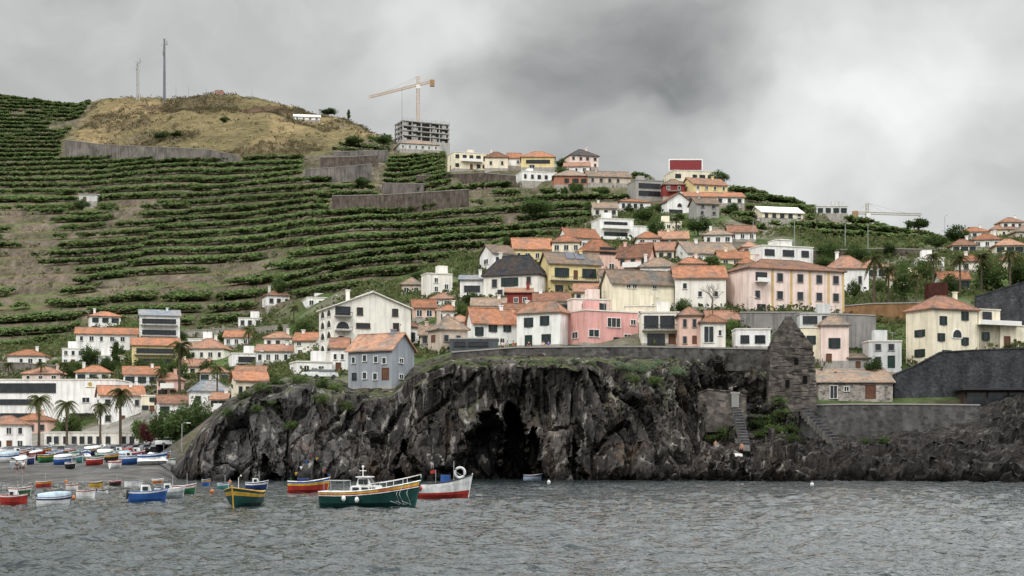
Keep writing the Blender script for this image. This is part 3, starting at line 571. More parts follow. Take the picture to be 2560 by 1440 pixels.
# --- far right village
for i,(x0,x1,b_,t_,a_,wl,lb) in enumerate([(2382,2440,632,614,598,'white','white house with orange roof at left end of far right village'),(2436,2500,622,600,584,'white','tall white house with orange roof in far right village, second from left'),(2490,2560,636,614,598,'cream','cream house with orange roof lowest in far right village'),(2478,2540,596,574,560,'cream','cream house with orange roof highest in far right village'),(2540,2610,604,580,562,'beige','beige house with orange roof cut by right edge of view'),(2404,2470,596,580,568,'ivory','small pale house with orange roof on far right skyline'),(2505,2560,572,556,544,'white','white house with orange roof on skyline near the right edge')]):
    h(lb,(x0,x1),'',0,b_,t_,'hip',wl,auto=(3,1),apex=a_)
# --- left village
h('white house with orange hip roof topmost in the left village',(205,225,295),'L',20,832,790,'hip','white',auto=(3,2),sauto=(1,2),apex=778)
h('white apartment house with dark slatted balconies in the left village',(328,350,444),'L',15,878,788,'gable','white',[(395,802,80,12,'x'),(395,812,88,8,'B'),(395,830,80,12,'x'),(395,840,88,8,'B'),(395,858,70,14,'x'),(338,820,12,16),(338,850,12,16)],apex=776,rc='greyt')
h('wide white terrace house below the topmost orange-roofed house, left village',(168,190,334),'L',15,886,834,'gable','white',auto=(6,2),sauto=(1,2),apex=820)
h('white flat-roofed villa lowest at left edge of left village cluster',(138,155,206),'L',15,916,872,'flat','white',auto=(3,2))
h('yellow house with orange roof and long balconies in left village',(312,330,442),'L',15,918,862,'gable','yellow',[(385,876,90,12,'x'),(385,886,100,7,'B'),(385,902,80,12,'x')],apex=846)
h('wide orange hip-roofed house behind the palms in left village',(472,560),'',0,905,872,'hip','ivory',auto=(4,1),apex=846,rc='orange')
h('white modern house with dark glazing left of cream arched block',(550,580,700),'L',15,930,884,'flat','white',[(640,898,90,14,'x'),(640,908,100,7,'B'),(620,922,70,12,'x')])
h('white house with orange roofs beside the road left of arched block',(640,745),'',0,912,878,'gable','white',auto=(5,1),apex=864)
h('orange-roofed white house behind the palm trees, left of the road',(285,310,392),'L',15,995,936,'gable','white',auto=(3,2),sauto=(1,2),apex=918)
h('small orange-roofed white house above the long white hotel',(190,275),'',0,955,932,'hip','white',auto=(3,1),apex=914)
h('low orange-roofed house at far left above the hotel',(55,150),'',0,955,935,'hip','palepink',auto=(3,1),apex=918)
h('white house with flat roof between yellow house and terrace house, left village',(206,300),'',0,920,890,'flat','white',auto=(4,1))
h('cream house with orange roof below the yellow house, left village',(440,520),'',0,945,915,'gable','cream',auto=(3,1),apex=900)
h('white house with faded roof under the wide orange hip roof',(500,570),'',0,960,932,'hip','white',auto=(3,1),apex=915)
h('salmon house with orange roof right of village palms',(392,450),'',0,992,950,'hip','salmon',auto=(2,2),apex=932)
h('white house with orange roof left of the cliff road bend',(590,660),'',0,965,932,'gable','white',auto=(3,1),apex=918)
h('white house with brown roof at foot of the banana slope, far left',(20,110),'',0,918,890,'hip','white',auto=(4,1),apex=874)
h('ivory house with orange roof just left of cream arched block',(735,790),'',0,890,850,'gable','ivory',auto=(2,2),apex=834)
h('white flat house on slope behind the wide orange hip roof',(470,540),'',0,872,848,'flat','white',auto=(3,1))
h('long white hotel with dark glazed top floor and small yellow emblem',(-60,290),'',0,1062,950,'flat','white',[(40,970,200,24,'x'),(30,1005,150,14,'x'),(215,1000,20,14),(260,1000,20,14),(30,1040,150,14,'x'),(205,1040,60,14,'x')],name='hotel',cat='hotel',D=12)
h('white house with orange gable roof right of the long hotel',(212,250,352),'L',20,1068,988,'gable','white',auto=(3,2),sauto=(1,2),apex=966)
h('white house with orange roof above the dark seafront tree',(378,398,470),'L',20,1045,1008,'gable','white',auto=(3,1,'g'),apex=990)
h('white house with grey hip roof above the dark seafront tree',(460,480,568),'L',20,1022,978,'hip','white',auto=(3,1,'t'),apex=950,rc='greyt')
h('cream row house with dark windows stepping down to the cliff',(566,590,664),'L',20,1006,950,'gable','cream',auto=(4,1,'t'),apex=930)
h('narrow white house with orange roof where cliff meets the beach',(528,566),'',0,1050,998,'gable','white',auto=(2,2),apex=984,Y=262)
h('white beachfront house with orange roof at far left',(-40,62),'',0,1128,1062,'hip','white',auto=(4,2),apex=1040)
h('salmon beachfront house beside the white beachfront house',(40,118),'',0,1090,1052,'hip','salmon',auto=(3,1),apex=1034)
h('long pale seafront pavilion behind the beach boats',(112,362),'',0,1122,1082,'flat','ivory',auto=(12,1,'x'),name='pavilion',cat='pavilion',D=6)
# hotel emblem
e=[o for o in COL.objects if o.name=='hotel'][0]
pl=e.location; b=MB(); b.tube([(0,0,0),(0,-.06,0)],.42,12).box(-.9,.9,-.06,0,-.75,-.6); b.build('emblem',mk('ochre_emblem',(.42,.33,.08),.7),e).location=((225-115)*pl.y/F,-.02,(1062-960)*pl.y/F)
# solar panels on the yellow house
e=[o for o in COL.objects if o.get('label','').startswith('yellow house with stone')][0]; ro=[c for c in e.children if c.name.startswith('roof')][0]
zs=[v.co.z for v in ro.data.vertices]; ys=[v.co.y for v in ro.data.vertices]; zr=max(zs)-.13; yr=(max(ys)+min(ys))/2; ze=min(zs)+.2; sl=(zr-ze)/(yr-min(ys))
for k in range(2):
    x=-1.5+k*2.; za=ze+sl*(.8-min(ys))+.06; zb=ze+sl*(2.4-min(ys))+.06; MB().hexa([(x,.8,za),(x+1.8,.8,za),(x+1.8,2.4,zb),(x,2.4,zb),(x,.77,za+.1),(x+1.8,.77,za+.1),(x+1.8,2.37,zb+.1),(x,2.37,zb+.1)]).build('solar_panel',mk('solar_glass',(.05,.06,.09),.2,.2),ro)
# red signboard on roof
p=P(1716,404,hit(1716,426)); s_=p.y/F; sg=empty('signboard',(p.x,p.y+2,zpy(428,p.y)+.3),'dark red signboard with white border on flat roof of cream building','sign')
w_=40*s_;hh_=24*s_; MB().box(-w_,w_,0,.5,.6,.6+hh_).build('panel',mk('maroon_panel',(.22,.03,.035),.6,.15),sg)
f_=MB(); f_.box(-w_-.35,w_+.35,-.1,.4,.6+hh_+.003,1.0+hh_).box(w_+.003,w_+.4,-.1,.4,.2,.6+hh_).box(-w_-.4,-w_-.003,-.1,.4,.2,.6+hh_); f_.build('frame',M_white,sg)
k_=MB()
for i in(-.7,0,.7): k_.tube([(w_*i,.6,-.5),(w_*i,.6,.62)],.12)
k_.build('support',M_steel,sg)
# concrete frame building under the crane
Yc=742; p=P(986,360,Yc); cb=empty('concrete_building',p,'unfinished concrete frame building below the tower crane','building',None,.42)
Wb,Db,Hb=25,12,9.4; m=MB(); M_rawc=mk('raw_concrete',(.42,.41,.395),.95,.25,.3,.35)
for k in range(5): m.box(0,Wb,-Db,0,k*Hb/4-.2 if k else -6,k*Hb/4+.25)
m.build('floor_slab',M_rawc,cb)
for i in range(6):
    for j in range(4):
        if i in(0,5) or j in(0,3): MB().box(i*Wb/5*.96+.1,i*Wb/5*.96+.7,-Db+.3+j*(Db-1.1)/3,-Db+.9+j*(Db-1.1)/3,.253,Hb-.203).build('column',M_rawc,cb)
MB().box(.9,Wb-.9,-Db+3,-Db+3.3,.26,Hb-.21).build('inner_wall',mk('shaded_concrete',(.20,.19,.18),.95,.3),cb)
for k in range(4):
    for i in(0,1,3,4): MB().box(i*Wb/5+.8,i*Wb/5+2.4+.8*((i+k)%2),-Db+.35,-Db+.6,k*Hb/4+.253,k*Hb/4+1.+.9*((i+k)%2)).build('infill_wall',M_rawc,cb)
    for y0,y1 in((-Db+1,-Db+4.6),(-6,-1.2)): MB().box(Wb-.7,Wb-.4,y0,y1,k*Hb/4+.253,(k+1)*Hb/4-.21).build('infill_wall',M_rawc,cb)
m=MB()
for i in range(11): m.tube([(i*Wb/10,-Db,Hb+.2),(i*Wb/10,-Db,Hb+1.4)],.05,4)
for z in(.8,1.35): m.tube([(0,-Db,Hb+z),(Wb,-Db,Hb+z),(Wb,0,Hb+z)],.05,4)
m.build('guard_rail',M_steel,cb)
# cranes
def crane(label,mast,zt,jv,cv,col,w,apx,hook=None):
    r=empty('tower_crane',mast,label,'crane'); hgt=zt-mast[2]; mt=mk(label[:12]+'_crane_paint',col,.6,.2)
    MB().lattice((0,0,-3),(0,0,hgt),w,16,.10).build('mast',mt,r); jv=Vector(jv);cv=Vector(cv); up=Vector((0,0,hgt))
    MB().lattice(up,up+jv,w*.7,20,.08).build('jib',mt,r); MB().lattice(up,up+cv,w*.7,5,.08).build('counter_jib',mt,r)
    ap=up+Vector((0,0,apx)); MB().lattice(up,ap,w*.8,3,.09).build('apex',mt,r)
    m=MB(); 
    for q in(.35,.8): m.tube([ap,up+jv*q],.05,4)
    m.tube([ap,up+cv*.9],.05,4); m.build('tie_bar',mt,r)
    c=up+cv*.9; MB().box(c.x-1.1,c.x+1.1,c.y-1,c.y+1,c.z-2.4,c.z+.7).build('counterweight',mk('counterweight_'+label[:4],(.36,.24,.14),.9),r)
    cb_=MB(); cb_.box(-w*.5,w*.9,-w*1.1,-w*.5,hgt-2.2,hgt-.2); cb_.build('cab',M_white,r)
    if hook:
        q=up+jv*hook[0]; m=MB(); m.tube([q,q-Vector((0,0,hook[1]))],.06,4); m.build('cable',M_dark,r); m=MB(); m.box(q.x-.6,q.x+.6,q.y-.4,q.y+.4,q.z-hook[1]-1.6,q.z-hook[1]); m.build('hook_block',M_dark,r)
Ym=744; zt=zpy(212,Ym); xm=(1045-1280)/F*Ym; ye=(zt-H0)*F/(HY-243)
crane('tall orange tower crane above the concrete frame building',(xm,Ym,zpy(345,Ym)),zt,((923-1280)/F*ye-xm,ye-Ym,0),(8.3,-7.5,0),(.52,.35,.20),1.5,4.2,(.32,16))
Ym=640; zt=zpy(533,Ym); xm=(2168-1280)/F*Ym
crane('distant yellow and grey crane behind the right-hand ridge',(xm,Ym,zpy(600,Ym)),zt,(24.5,4,0),(-6,-1,0),(.40,.38,.30),1.3,4.4)
# antenna masts
def amast(label,px,pt,pb,w,col,taper):
    Y=hit(px,pb+4); z0=zpy(pb+6,Y); hgt=zpy(pt,Y)-z0; r=empty('antenna_mast',P(px,pb+6,Y),label,'antenna mast'); m=MB()
    if taper: m.lattice((0,0,-2),(0,0,hgt*.9),w,24,.13).tube([(0,0,hgt*.9),(0,0,hgt)],.12,5)
    else: m.tube([(0,0,-2),(0,0,hgt*.45),(0,0,hgt)],[w*.5,w*.42,w*.3],8)
    m.build('mast',mk('mast_'+label[:5],col,.6),r)
    for k in range(3):
        q=MB(); a=k*2.1; zz=hgt*(.97-.09*k); q.box(math.cos(a)*w*.8-.3,math.cos(a)*w*.8+.3,math.sin(a)*w*.8-.3,math.sin(a)*w*.8+.3,zz-2.2,zz); q.build('antenna_panel',M_steel,r)
    q=MB(); q.tube([(-2.4,0,hgt*.9),(2.4,0,hgt*.9)],.14,4); q.build('crossarm',M_steel,r)
amast('tall dark antenna mast on the dry hilltop, the taller of two',411,97,243,1.7,(.16,.17,.19),False)
amast('pale lattice antenna mast on the hilltop, the shorter of two',345,143,250,1.5,(.50,.50,.50),True)
for i,px in enumerate((440,471,515,630)):
    Y=hit(px,246); r=empty('pole',P(px,240,Y),'thin short pole on the dry hilltop skyline','pole','thin poles along the hilltop'); MB().tube([(0,0,-4),(0,0,6-i*.7)],.13,5).build('shaft',M_steel,r)
# ------------------------------------------------------------------ walls
def wallthing(label,pts,mat,Y=None,th=.7,name='retaining_wall',cat='wall',cap=None):
    r=None; q=[]
    for pt_ in pts:
        px,pt,pb=pt_[:3]; y=pt_[3] if len(pt_)>3 else (Y if Y else hit(px,pb)); q.append((P(px,pt,y),P(px,pb,y)))
    o=q[0][1].copy(); r=empty(name,o,label,cat); m=MB()
    for (a,b),(c,d) in zip(q[:-1],q[1:]):
        t_=Vector((0,th,0)); dn=Vector((0,0,1.5))
        m.hexa([b-dn-o,d-dn-o,d-dn+t_-o,b-dn+t_-o,a-o,c-o,c+t_-o,a+t_-o])
    m.build('masonry',mat,r); m=MB()
    for (a,b),(c,d) in zip(q[:-1],q[1:]):
        e1=Vector((0,-.12,.004));e2=Vector((0,th+.12,.004));e3=Vector((0,0,.2)); m.hexa([a+e1-o,c+e1-o,c+e2-o,a+e2-o,a+e1+e3-o,c+e1+e3-o,c+e2+e3-o,a+e2+e3-o])
    m.build('coping',cap or M_stonetrim,r)
wallthing('long stone parapet wall along the cliff top under the houses',[(1128,882,898,216),(1290,870,892,217),(1480,868,892,218),(1600,868,896,224),(1720,870,900,227),(1800,872,902,232),(1925,874,905,236)],M_basalt)
wallthing('grey masonry sea wall right of the ruined tower above the low rocks',[(2000,1014,1104),(2130,1012,1104),(2260,1012,1100),(2450,1014,1075)],M_seawall,231)
wallthing('tall dark stepped fortress wall below the cream villa',[(2236,938,1015),(2300,910,1015),(2352,882,1012),(2430,877,1010),(2560,872,1005),(2760,868,1005)],M_darkwall,243.6,1.2,cap=M_darkwall)
wallthing('stone wall with doorway on the ledge below the cliff top',[(1742,985,1055),(1770,975,1055),(1830,980,1055),(1866,992,1055)],M_ruin,221,.6,cap=M_ruin)
wallthing('long grey concrete retaining wall below the dry grass hill',[(162,350,392),(260,362,396),(400,368,398),(520,374,400),(600,390,404)],M_conc)
wallthing('broad brown retaining wall in the middle of the banana terraces',[(830,490,524),(950,488,524),(1080,480,520),(1172,474,510)],M_brownwall,None,1.2)
wallthing('upper concrete terrace wall below the hilltop trees',[(835,380,398),(900,378,398),(970,376,396)],M_conc)
wallthing('second concrete terrace wall left of the ridge houses',[(800,394,412),(880,392,412),(945,388,408)],M_brownwall)
wallthing('third concrete terrace wall with pale top on upper slope',[(762,424,446),(850,418,446),(930,410,442)],M_conc)
wallthing('grey concrete wall on the right of the central terraces',[(955,458,474),(1060,460,474)],M_conc)
wallthing('brown wall under the long cream ridge house',[(1040,440,458),(1200,432,452),(1290,440,456)],M_brownwall)
wallthing('pale road wall behind the left village',[(450,828,842),(560,822,838),(640,820,838),(720,812,832)],mk('pale_road_wall',(.34,.32,.28),.9,.25,.4,.3))
wallthing('grey wall above the left hotel roof',[(-60,905,935),(60,908,935),(140,915,935)],M_conc)
wallthing('grey concrete wall under the pink apartment block',[(1850,782,840),(2000,782,842),(2190,790,850)],mk('grey_garden_wall',(.26,.25,.24),.9,.25,.4,.35),259)
wallthing('brown brick garden wall on the right slope below the palms',[(2085,768,785),(2180,760,785),(2310,758,782)],mk('brick_garden_wall',(.26,.15,.08),.9,.3,.8,.2),276)
wallthing('long mauve wall on the right slope above the villas',[(2020,628,648),(2200,622,642),(2330,625,645)],M_brownwall)
wallthing('dark leaning roof wall at right edge behind the cream villa',[(2440,742,790),(2560,706,790),(2700,690,790)],M_darkwall,262,cap=M_darkwall)
wallthing('white mural wall along the seafront promenade',[(-40,1128,1142),(120,1128,1142),(250,1124,1138),(360,1120,1136)],wall_m('lightgrey'),262)
# rusty dark monolith
r=empty('rusty_tower',P(2345,780,268),'dark rust-brown blank tower above the cream villa roof','tower'); MB().hexa([(-1.8,0,-2),(1.8,0,-2),(1.8,3,-2),(-1.8,3,-2),(-1.6,0,5.2),(1.8,0,5.4),(1.8,3,5.4),(-1.6,3,5.2)]).build('shaft',mk('rust_panel',(.07,.03,.025),.9,.4),r)
# modern dark pavilion below the fortress wall
r=empty('seafront_cafe',P(2410,1016,239),'dark flat-roofed glass-fronted building at foot of fortress wall','building')
MB().box(0,14,0,4,-1,2.6).build('wall',mk('cafe_wall',(.05,.035,.03),.8,.3),r); MB().box(-.5,14.5,-1.2,4.3,2.604,2.95).build('roof',M_dark,r)
for i in range(4): MB().box(.5+i*3.4,3.5+i*3.4,-.06,.02,.2,2.2).build('window',M_glass,r)
# ruined tower
r=empty('ruined_tower',P(1980,1005,229),'ruined dark stone tower with ragged pointed top','tower'); s_=229/F; m=MB()
lv=[(1006,1920,2042),(950,1923,2040),(900,1926,2036),(866,1929,2032),(845,1938,2018),(820,1952,2000),(790,1971,1981)]
random.seed(3)
rows=[]; NRW=72
for i in range(NRW+1):
    y=1006-i*(1006-790)/NRW; x0=np.interp(-y,[-l[0] for l in lv],[l[1] for l in lv])+random.uniform(-1,1); x1=np.interp(-y,[-l[0] for l in lv],[l[2] for l in lv])+random.uniform(-1,1); rows.append((y,x0,x1))
for (ya,x0,x1),(yb_,_,_) in zip(rows[:-1],rows[1:]):
    n=6; xs=[x0+(x1-x0)*k/n+(random.uniform(-4,4) if 0<k<n else 0) for k in range(n+1)]; dp=max(.6,3.4*np.interp(ya,[790,862,870],[.15,.8,1]))
    for k in range(n):
        m.box((xs[k]-1980)*s_,(xs[k+1]-1980)*s_-.004,(3.4-dp)*.5+random.uniform(-.08,.08),(3.4+dp)*.5+random.uniform(-.08,.08),(1006-ya)*s_-(1.5 if ya>1005 else 0),(1006-yb_)*s_-.004)
m.build('masonry',M_ruin,r)
for (x,y,w,hh_) in((1968,960,5,9),(2012,950,5,9),(1990,905,5,8)): MB().box((x-w-1980)*s_,(x+w-1980)*s_,-.2,-.128,(1006-y-hh_)*s_,(1006-y+hh_)*s_).build('opening_shade',mk('opening_shade_black',(.01,.01,.01),1,.1),r)  # black plates on the masonry, painted as the shade inside small openings
# ledge door and steps
r=empty('ledge_door',P(1838,1018,220.6),'grey door in the stone wall at head of the cliff steps','door'); MB().box(-.55,.55,-.1,.05,0,2.0).build('door_leaf',mk('grey_door',(.25,.25,.24),.8),r); MB().box(-.7,.7,-.14,.06,2.003,2.25).build('lintel',M_stonetrim,r)
def stairs(label,p0,p1,w,n,mat):
    r=empty('staircase',p0,label,'staircase'); m=MB(); d=p1-p0; a=Vector((d.x,d.y,0)).normalized(); sd=Vector((-a.y,a.x,0))*w/2
    for i in range(n):
        q0=Vector((d.x,d.y,0))*i/n; q1=Vector((d.x,d.y,0))*(i+1)/n; z=d.z*(i+1)/n
        m.hexa([q0-sd+Vector((0,0,z-1.3)),q0+sd+Vector((0,0,z-1.3)),q1+sd+Vector((0,0,z-1.3)),q1-sd+Vector((0,0,z-1.3)),q0-sd+Vector((0,0,z)),q0+sd+Vector((0,0,z)),q1+sd+Vector((0,0,z)),q1-sd+Vector((0,0,z))])
    m.build('steps',mat,r)
    for i in range(n):
        p_=Vector((d.x,d.y,0))*i/n-a*.012; z=d.z*(i+1)/n; zl=d.z*i/n+.02
        MB().add([p_-sd*.98+Vector((0,0,zl)),p_+sd*.98+Vector((0,0,zl)),p_+sd*.98+Vector((0,0,z-.08)),p_-sd*.98+Vector((0,0,z-.08))],[(0,1,2,3)]).build('riser',M_darkwall,r)
stairs('straight stone steps from the ledge door down to the rocks',P(1864,1112,209.5),P(1842,1022,220.),1.25,13,mk('step_stone',(.22,.21,.20),.95,.45,1.2,.3))
stairs('sloping concrete steps from grey sea wall down to the low rocks',P(2112,1126,214),P(2005,1018,230),1.2,14,mk('step_concrete',(.19,.182,.173),.95,.45,1.2,.3))
# ------------------------------------------------------------------ vegetation
def leafm(name,c1,c2,sc=1.):
    N=NT(name); v=coord(N); oi=N.n('ObjectInfo'); c=mix(N,nz(N,v,sc,2),(*c1,1),(*c2,1)); L(N,vscale(N,c,mr(N,oi.outputs['Random'],0,1,.7,1.3)),'Base Color'); N.b.inputs['Roughness'].default_value=.9; N.m['leaf']=1; return N.m
M_leafd=leafm('dark_leaves',(.03,.056,.022),(.095,.13,.045),4); M_leafm=leafm('mid_leaves',(.05,.085,.03),(.13,.175,.06),4); M_palm=leafm('palm_leaves',(.045,.055,.024),(.13,.135,.055),1); M_agave=leafm('agave_leaves',(.07,.11,.065),(.17,.22,.13),3)
M_redl=leafm('red_leaves',(.06,.015,.02),(.15,.05,.05),4); M_bark=mk('bark',(.11,.085,.065),.95,.35,2)
def quads(C,size,rng,flat=.5):
    n=len(C); a=rng.normal(size=(n,3)); a/=np.linalg.norm(a,axis=1)[:,None]; b=np.cross(a,rng.normal(size=(n,3))); b/=np.linalg.norm(b,axis=1)[:,None]
    sz=size*(.6+.8*rng.random((n,1))); a=a*sz; b=b*sz*flat; V=np.stack([C-a,C-b,C+a,C+b],1).reshape(-1,3); return V,np.arange(4*n).reshape(-1,4)
def crown_proto(kind,seed):
    rng=np.random.default_rng(seed); cl=[]
    n=30 if kind!='shrub' else 14
    for k in range(n):
        d=rng.normal(size=3); d/=np.linalg.norm(d); rr_=.55+.45*rng.random()
        if kind=='round': c=np.array([0,0,.60])+d*np.array([.44,.44,.34])*rr_; r_=.15
        elif kind=='pine': c=np.array([0,0,.84])+d*np.array([.46,.46,.10])*rr_; r_=.11
        elif kind=='cone': z=rng.random(); c=np.array([0,0,.2+.75*z])+d*np.array([.34,.34,.02])*(1-z)*rr_; r_=.11
        else: c=np.array([0,0,.35])+d*np.array([.48,.48,.34])*rr_; c[2]=max(c[2],.06); r_=.17
        cl.append((c,r_))
    C=np.concatenate([c+rng.normal(size=(75,3))*r_*.55 for c,r_ in cl]); V,Q=quads(C,.042,rng); return V,Q,cl
PROT={}
def tree_proto(kind,seed,lm):
    V,Q,cl=crown_proto(kind,seed); r=link('tree_prototype',None); m=MB()
    if kind!='shrub':
        zt_={'round':.5,'pine':.78,'cone':.85}[kind]; m.tube([(0,0,-.12),(.01,0,zt_*.5),(0,.01,zt_)],[.035,.028,.016],7)
        for c,_ in cl[:7]: m.tube([(0,0,zt_*.7),tuple((np.array((0,0,zt_*.75))+c)/2),tuple(c)],[.016,.011,.005],5)
    else:
        for c,_ in cl[:5]: m.tube([(0,0,-.1),tuple(c*.6),tuple(c)],[.02,.015,.006],5)
    m.build('trunk' if kind!='shrub' else 'stem',M_bark,r); mesh_np('crown' if kind!='shrub' else 'foliage',V,Q,lm,r); return r
def palm_proto(seed):
    random.seed(seed); r=link('palm_prototype',None); m=MB(); m.tube([(0,0,-1),(.1,0,3),(.05,.05,8)],[.26,.2,.17],8); m.build('trunk',M_bark,r); m=MB()
    for k in range(46):
        a=random.uniform(0,6.28); up=random.uniform(-.9,1.1); Lf=random.uniform(1.7,2.3); n=8; pts=[]
        for i in range(n+1):
            t_=i/n; ho=Lf*t_*(math.cos(up*.8)*.5+.5); z=8+Lf*(math.sin(up)*t_-.75*t_*t_); pts.append(Vector((ho*math.cos(a),ho*math.sin(a),z)))
        sd=Vector((-math.sin(a),math.cos(a),0))
        for i in range(n):
            p,q=pts[i],pts[i+1]; w=.42*math.sin(PI*min(1,.15+.85*(i+.5)/n))
            for sg in(-1,1): m.add([p,q,q+sd*sg*w-Vector((0,0,.22))+(q-p)*.5],[(0,1,2)])
    m.build('crown',M_palm,r); return r
for k,(kd,sd,lm) in dict(round1=('round',1,M_leafd),round2=('round',2,M_leafm),round3=('round',5,M_leafd),pine=('pine',3,M_leafd),cone=('cone',4,M_leafd),shrub1=('shrub',6,M_leafm),shrub2=('shrub',7,M_leafd),agave=('shrub',8,M_agave),redt=('round',9,M_redl)).items(): PROT[k]=tree_proto(kd,sd,lm)
PROT['palm1']=palm_proto(1); PROT['palm2']=palm_proto(2)
USED=set()
def plant(name,label,cat,kind,loc,sc,group=None):
    p=PROT[kind]
    if kind in USED: r=copy_tree(p)
    else: r=p; USED.add(kind)
    r.name=name; r.location=loc; r.scale=sc; r.rotation_euler=(0,0,random.uniform(0,6.28)); tag(r,label,cat,group)
    if not group and 'group' in r: del r['group']
    return r
def tree(label,px,pt,pb,w,kind='round1',Y=None,cliff=False,group=None,name='tree',cat='tree'):
    Y=Y or hit(px,pb); s=Y/F; loc=P(px,pb,Y); return plant(name,label,cat,kind,loc,(w*s,w*s,(pb-pt)*s*1.05),group)
def palm(label,px,pc,pb,Y=None,k=1,group=None):
    Y=Y or hit(px,pb); hh=(pb-pc)*Y/F; s=max(.55,min(1.5,hh/8)); return plant('palm_tree',label,'palm tree','palm%d'%k,P(px,pb,Y),(max(s,.85),max(s,.85),s),group)
palm('leftmost palm of the four in front of the long white hotel',97,995,1122,k=1); palm('second palm from left in front of the long white hotel',166,1008,1126,k=2)
palm('third palm from left in front of the long white hotel',252,1014,1124,k=1); palm('tallest rightmost palm of the four near the hotel end',302,980,1118,k=2)
palm('tall palm rising in the middle of the left village',450,862,992,k=1); palm('shaggy shorter palm just left of the tall village palm',404,925,995,k=2)
palm('palm beside grey-roofed house above the seafront',542,918,1000,k=1); palm('palm standing behind white modern house near the pale road wall',622,822,900,k=2)
palm('large palm right of the pink apartment block',2186,645,775,k=1,Y=280); palm('palm on right slope left of the big dark trees',2335,640,740,k=2,Y=300); palm('low palm between the two right slope palms',2290,690,770,k=1,Y=285)
palm('slim palm just right of the largest right palm',2222,672,772,k=2,Y=283); palm('tall palm above the cream villa roof on the right slope',2400,645,742,k=1,Y=292); palm('palm near right edge in front of the dark trees',2524,632,738,k=2,Y=290)
palm('small palm above hotel roof at left edge',20,922,955,k=2); palm('small palm behind the hotel roof near its centre',102,912,955,k=1); palm('small palm behind the hotel roof right of centre',158,918,955,k=2)
palm('small palm among houses below banana slope at centre left',735,775,812,k=1); palm('palm above the right villa terrace',2455,640,730,k=2,Y=296); palm('palm on the slope below white modern villa',1690,548,590,k=1)
tree('big dark green tree on the seafront below grey-roofed house',488,1012,1128,120,'round1',Y=248); tree('broad dark tree left of the big seafront tree',418,1034,1132,100,'round3',Y=250); tree('red-leaved tree at the seafront left of dark trees',376,1048,1126,50,'redt',Y=256)
tree('dark tree filling gap between the two big seafront trees',452,1030,1130,84,'round1',Y=246)
tree('round green tree on promenade behind the first palms',180,1040,1120,60,'round2'); tree('small green tree near seafront pavilion end',350,1050,1120,50,'round2',Y=270)
tree('dark tree below white terrace house in left village',222,870,925,50,'round1'); tree('dark conifer in left village beside yellow house',290,858,925,46,'cone'); tree('round dark tree in front of white apartment house in left village',270,895,940,46,'round3'); tree('bushy tree at foot of yellow house',440,900,965,60,'round1'); tree('tree left of the wide orange hip roof',395,900,960,50,'round3')
tree('dark tree beside white modern house near cliff road',520,905,960,54,'round1'); tree('conifer above the pale road wall',700,815,860,40,'cone'); tree('tree over the road behind arched block',760,800,860,60,'round2')
tree('dark bush-shaped tree on the skyline above dry grass, left',885,342,366,48,'round1'); tree('dark bush-shaped tree on the skyline above dry grass, right',958,340,364,44,'round3'); tree('small dark conifer on the hilltop crest',872,276,300,20,'cone'); tree('dark low tree on bare hill crest',820,272,290,44,'round3')
tree('dark shrubby tree in middle of dry grass slope',405,332,354,46,'round1'); tree('smaller dark shrubby tree in dry grass slope',440,328,348,36,'round3'); tree('small round tree near top of dry hill',562,294,308,28,'round1')
tree('tree beside white modern villa on hillside',1640,548,606,46,'round1'); tree('dark tree below unfinished grey house',1610,520,560,56,'round3'); tree('wide dark tree on the upper slope',1340,500,545,84,'round1'); tree('dark tree under bare concrete tower house',1745,545,590,66,'round3'); tree('dark tree on the ridge end beside yellow house',1798,430,468,50,'round1'); tree('small dark tree behind mauve ridge house',1402,398,422,28,'round3')
tree('flat-topped umbrella pine alone on the right skyline',2296,552,606,58,'pine'); tree('dark tree cluster on right skyline beside distant village',2392,568,618,70,'round3'); tree('dark tree on right skyline just right of umbrella pine',2340,590,625,60,'round1')
tree('large dark tree right of the big palm',2262,665,760,64,'round1',Y=290); tree('large green tree on right slope above cream villa',2475,650,745,80,'round2',Y=298); tree('big green tree at right edge of the slope',2555,640,745,90,'round2',Y=296); tree('dark tree between palms on the right slope',2370,690,750,60,'round3',Y=296); tree('low tree behind right palm',2310,650,720,56,'round2',Y=312); tree('round tree left of big palm below mauve wall',2140,612,665,60,'round3'); tree('tree above pink apartment block roof',1780,640,680,50,'round2'); tree('tree right of white modern box house',2070,610,660,60,'round1')
tree('tree in gardens below yellow house',1390,735,775,60,'round2'); tree('tree in gardens left of white house row',1275,790,830,44,'round3'); tree('leafy tree in gardens below dark-roofed house',1160,760,812,50,'round2'); tree('tree behind small white arched-window house',905,826,866,44,'round1'); tree('tree between yellow and cream houses',1512,715,765,40,'round1'); tree('tree by the grey garden wall under the pink block',1830,800,850,44,'round2',Y=256); tree('small tree above stone cottage roof',2185,900,950,50,'round1',Y=248); tree('dark tree on terraces below hut',205,500,530,40,'round1'); tree('dark tree at edge of central terraces',905,445,470,44,'round3'); tree('tree beside lone pair of white houses',700,700,742,44,'round1')
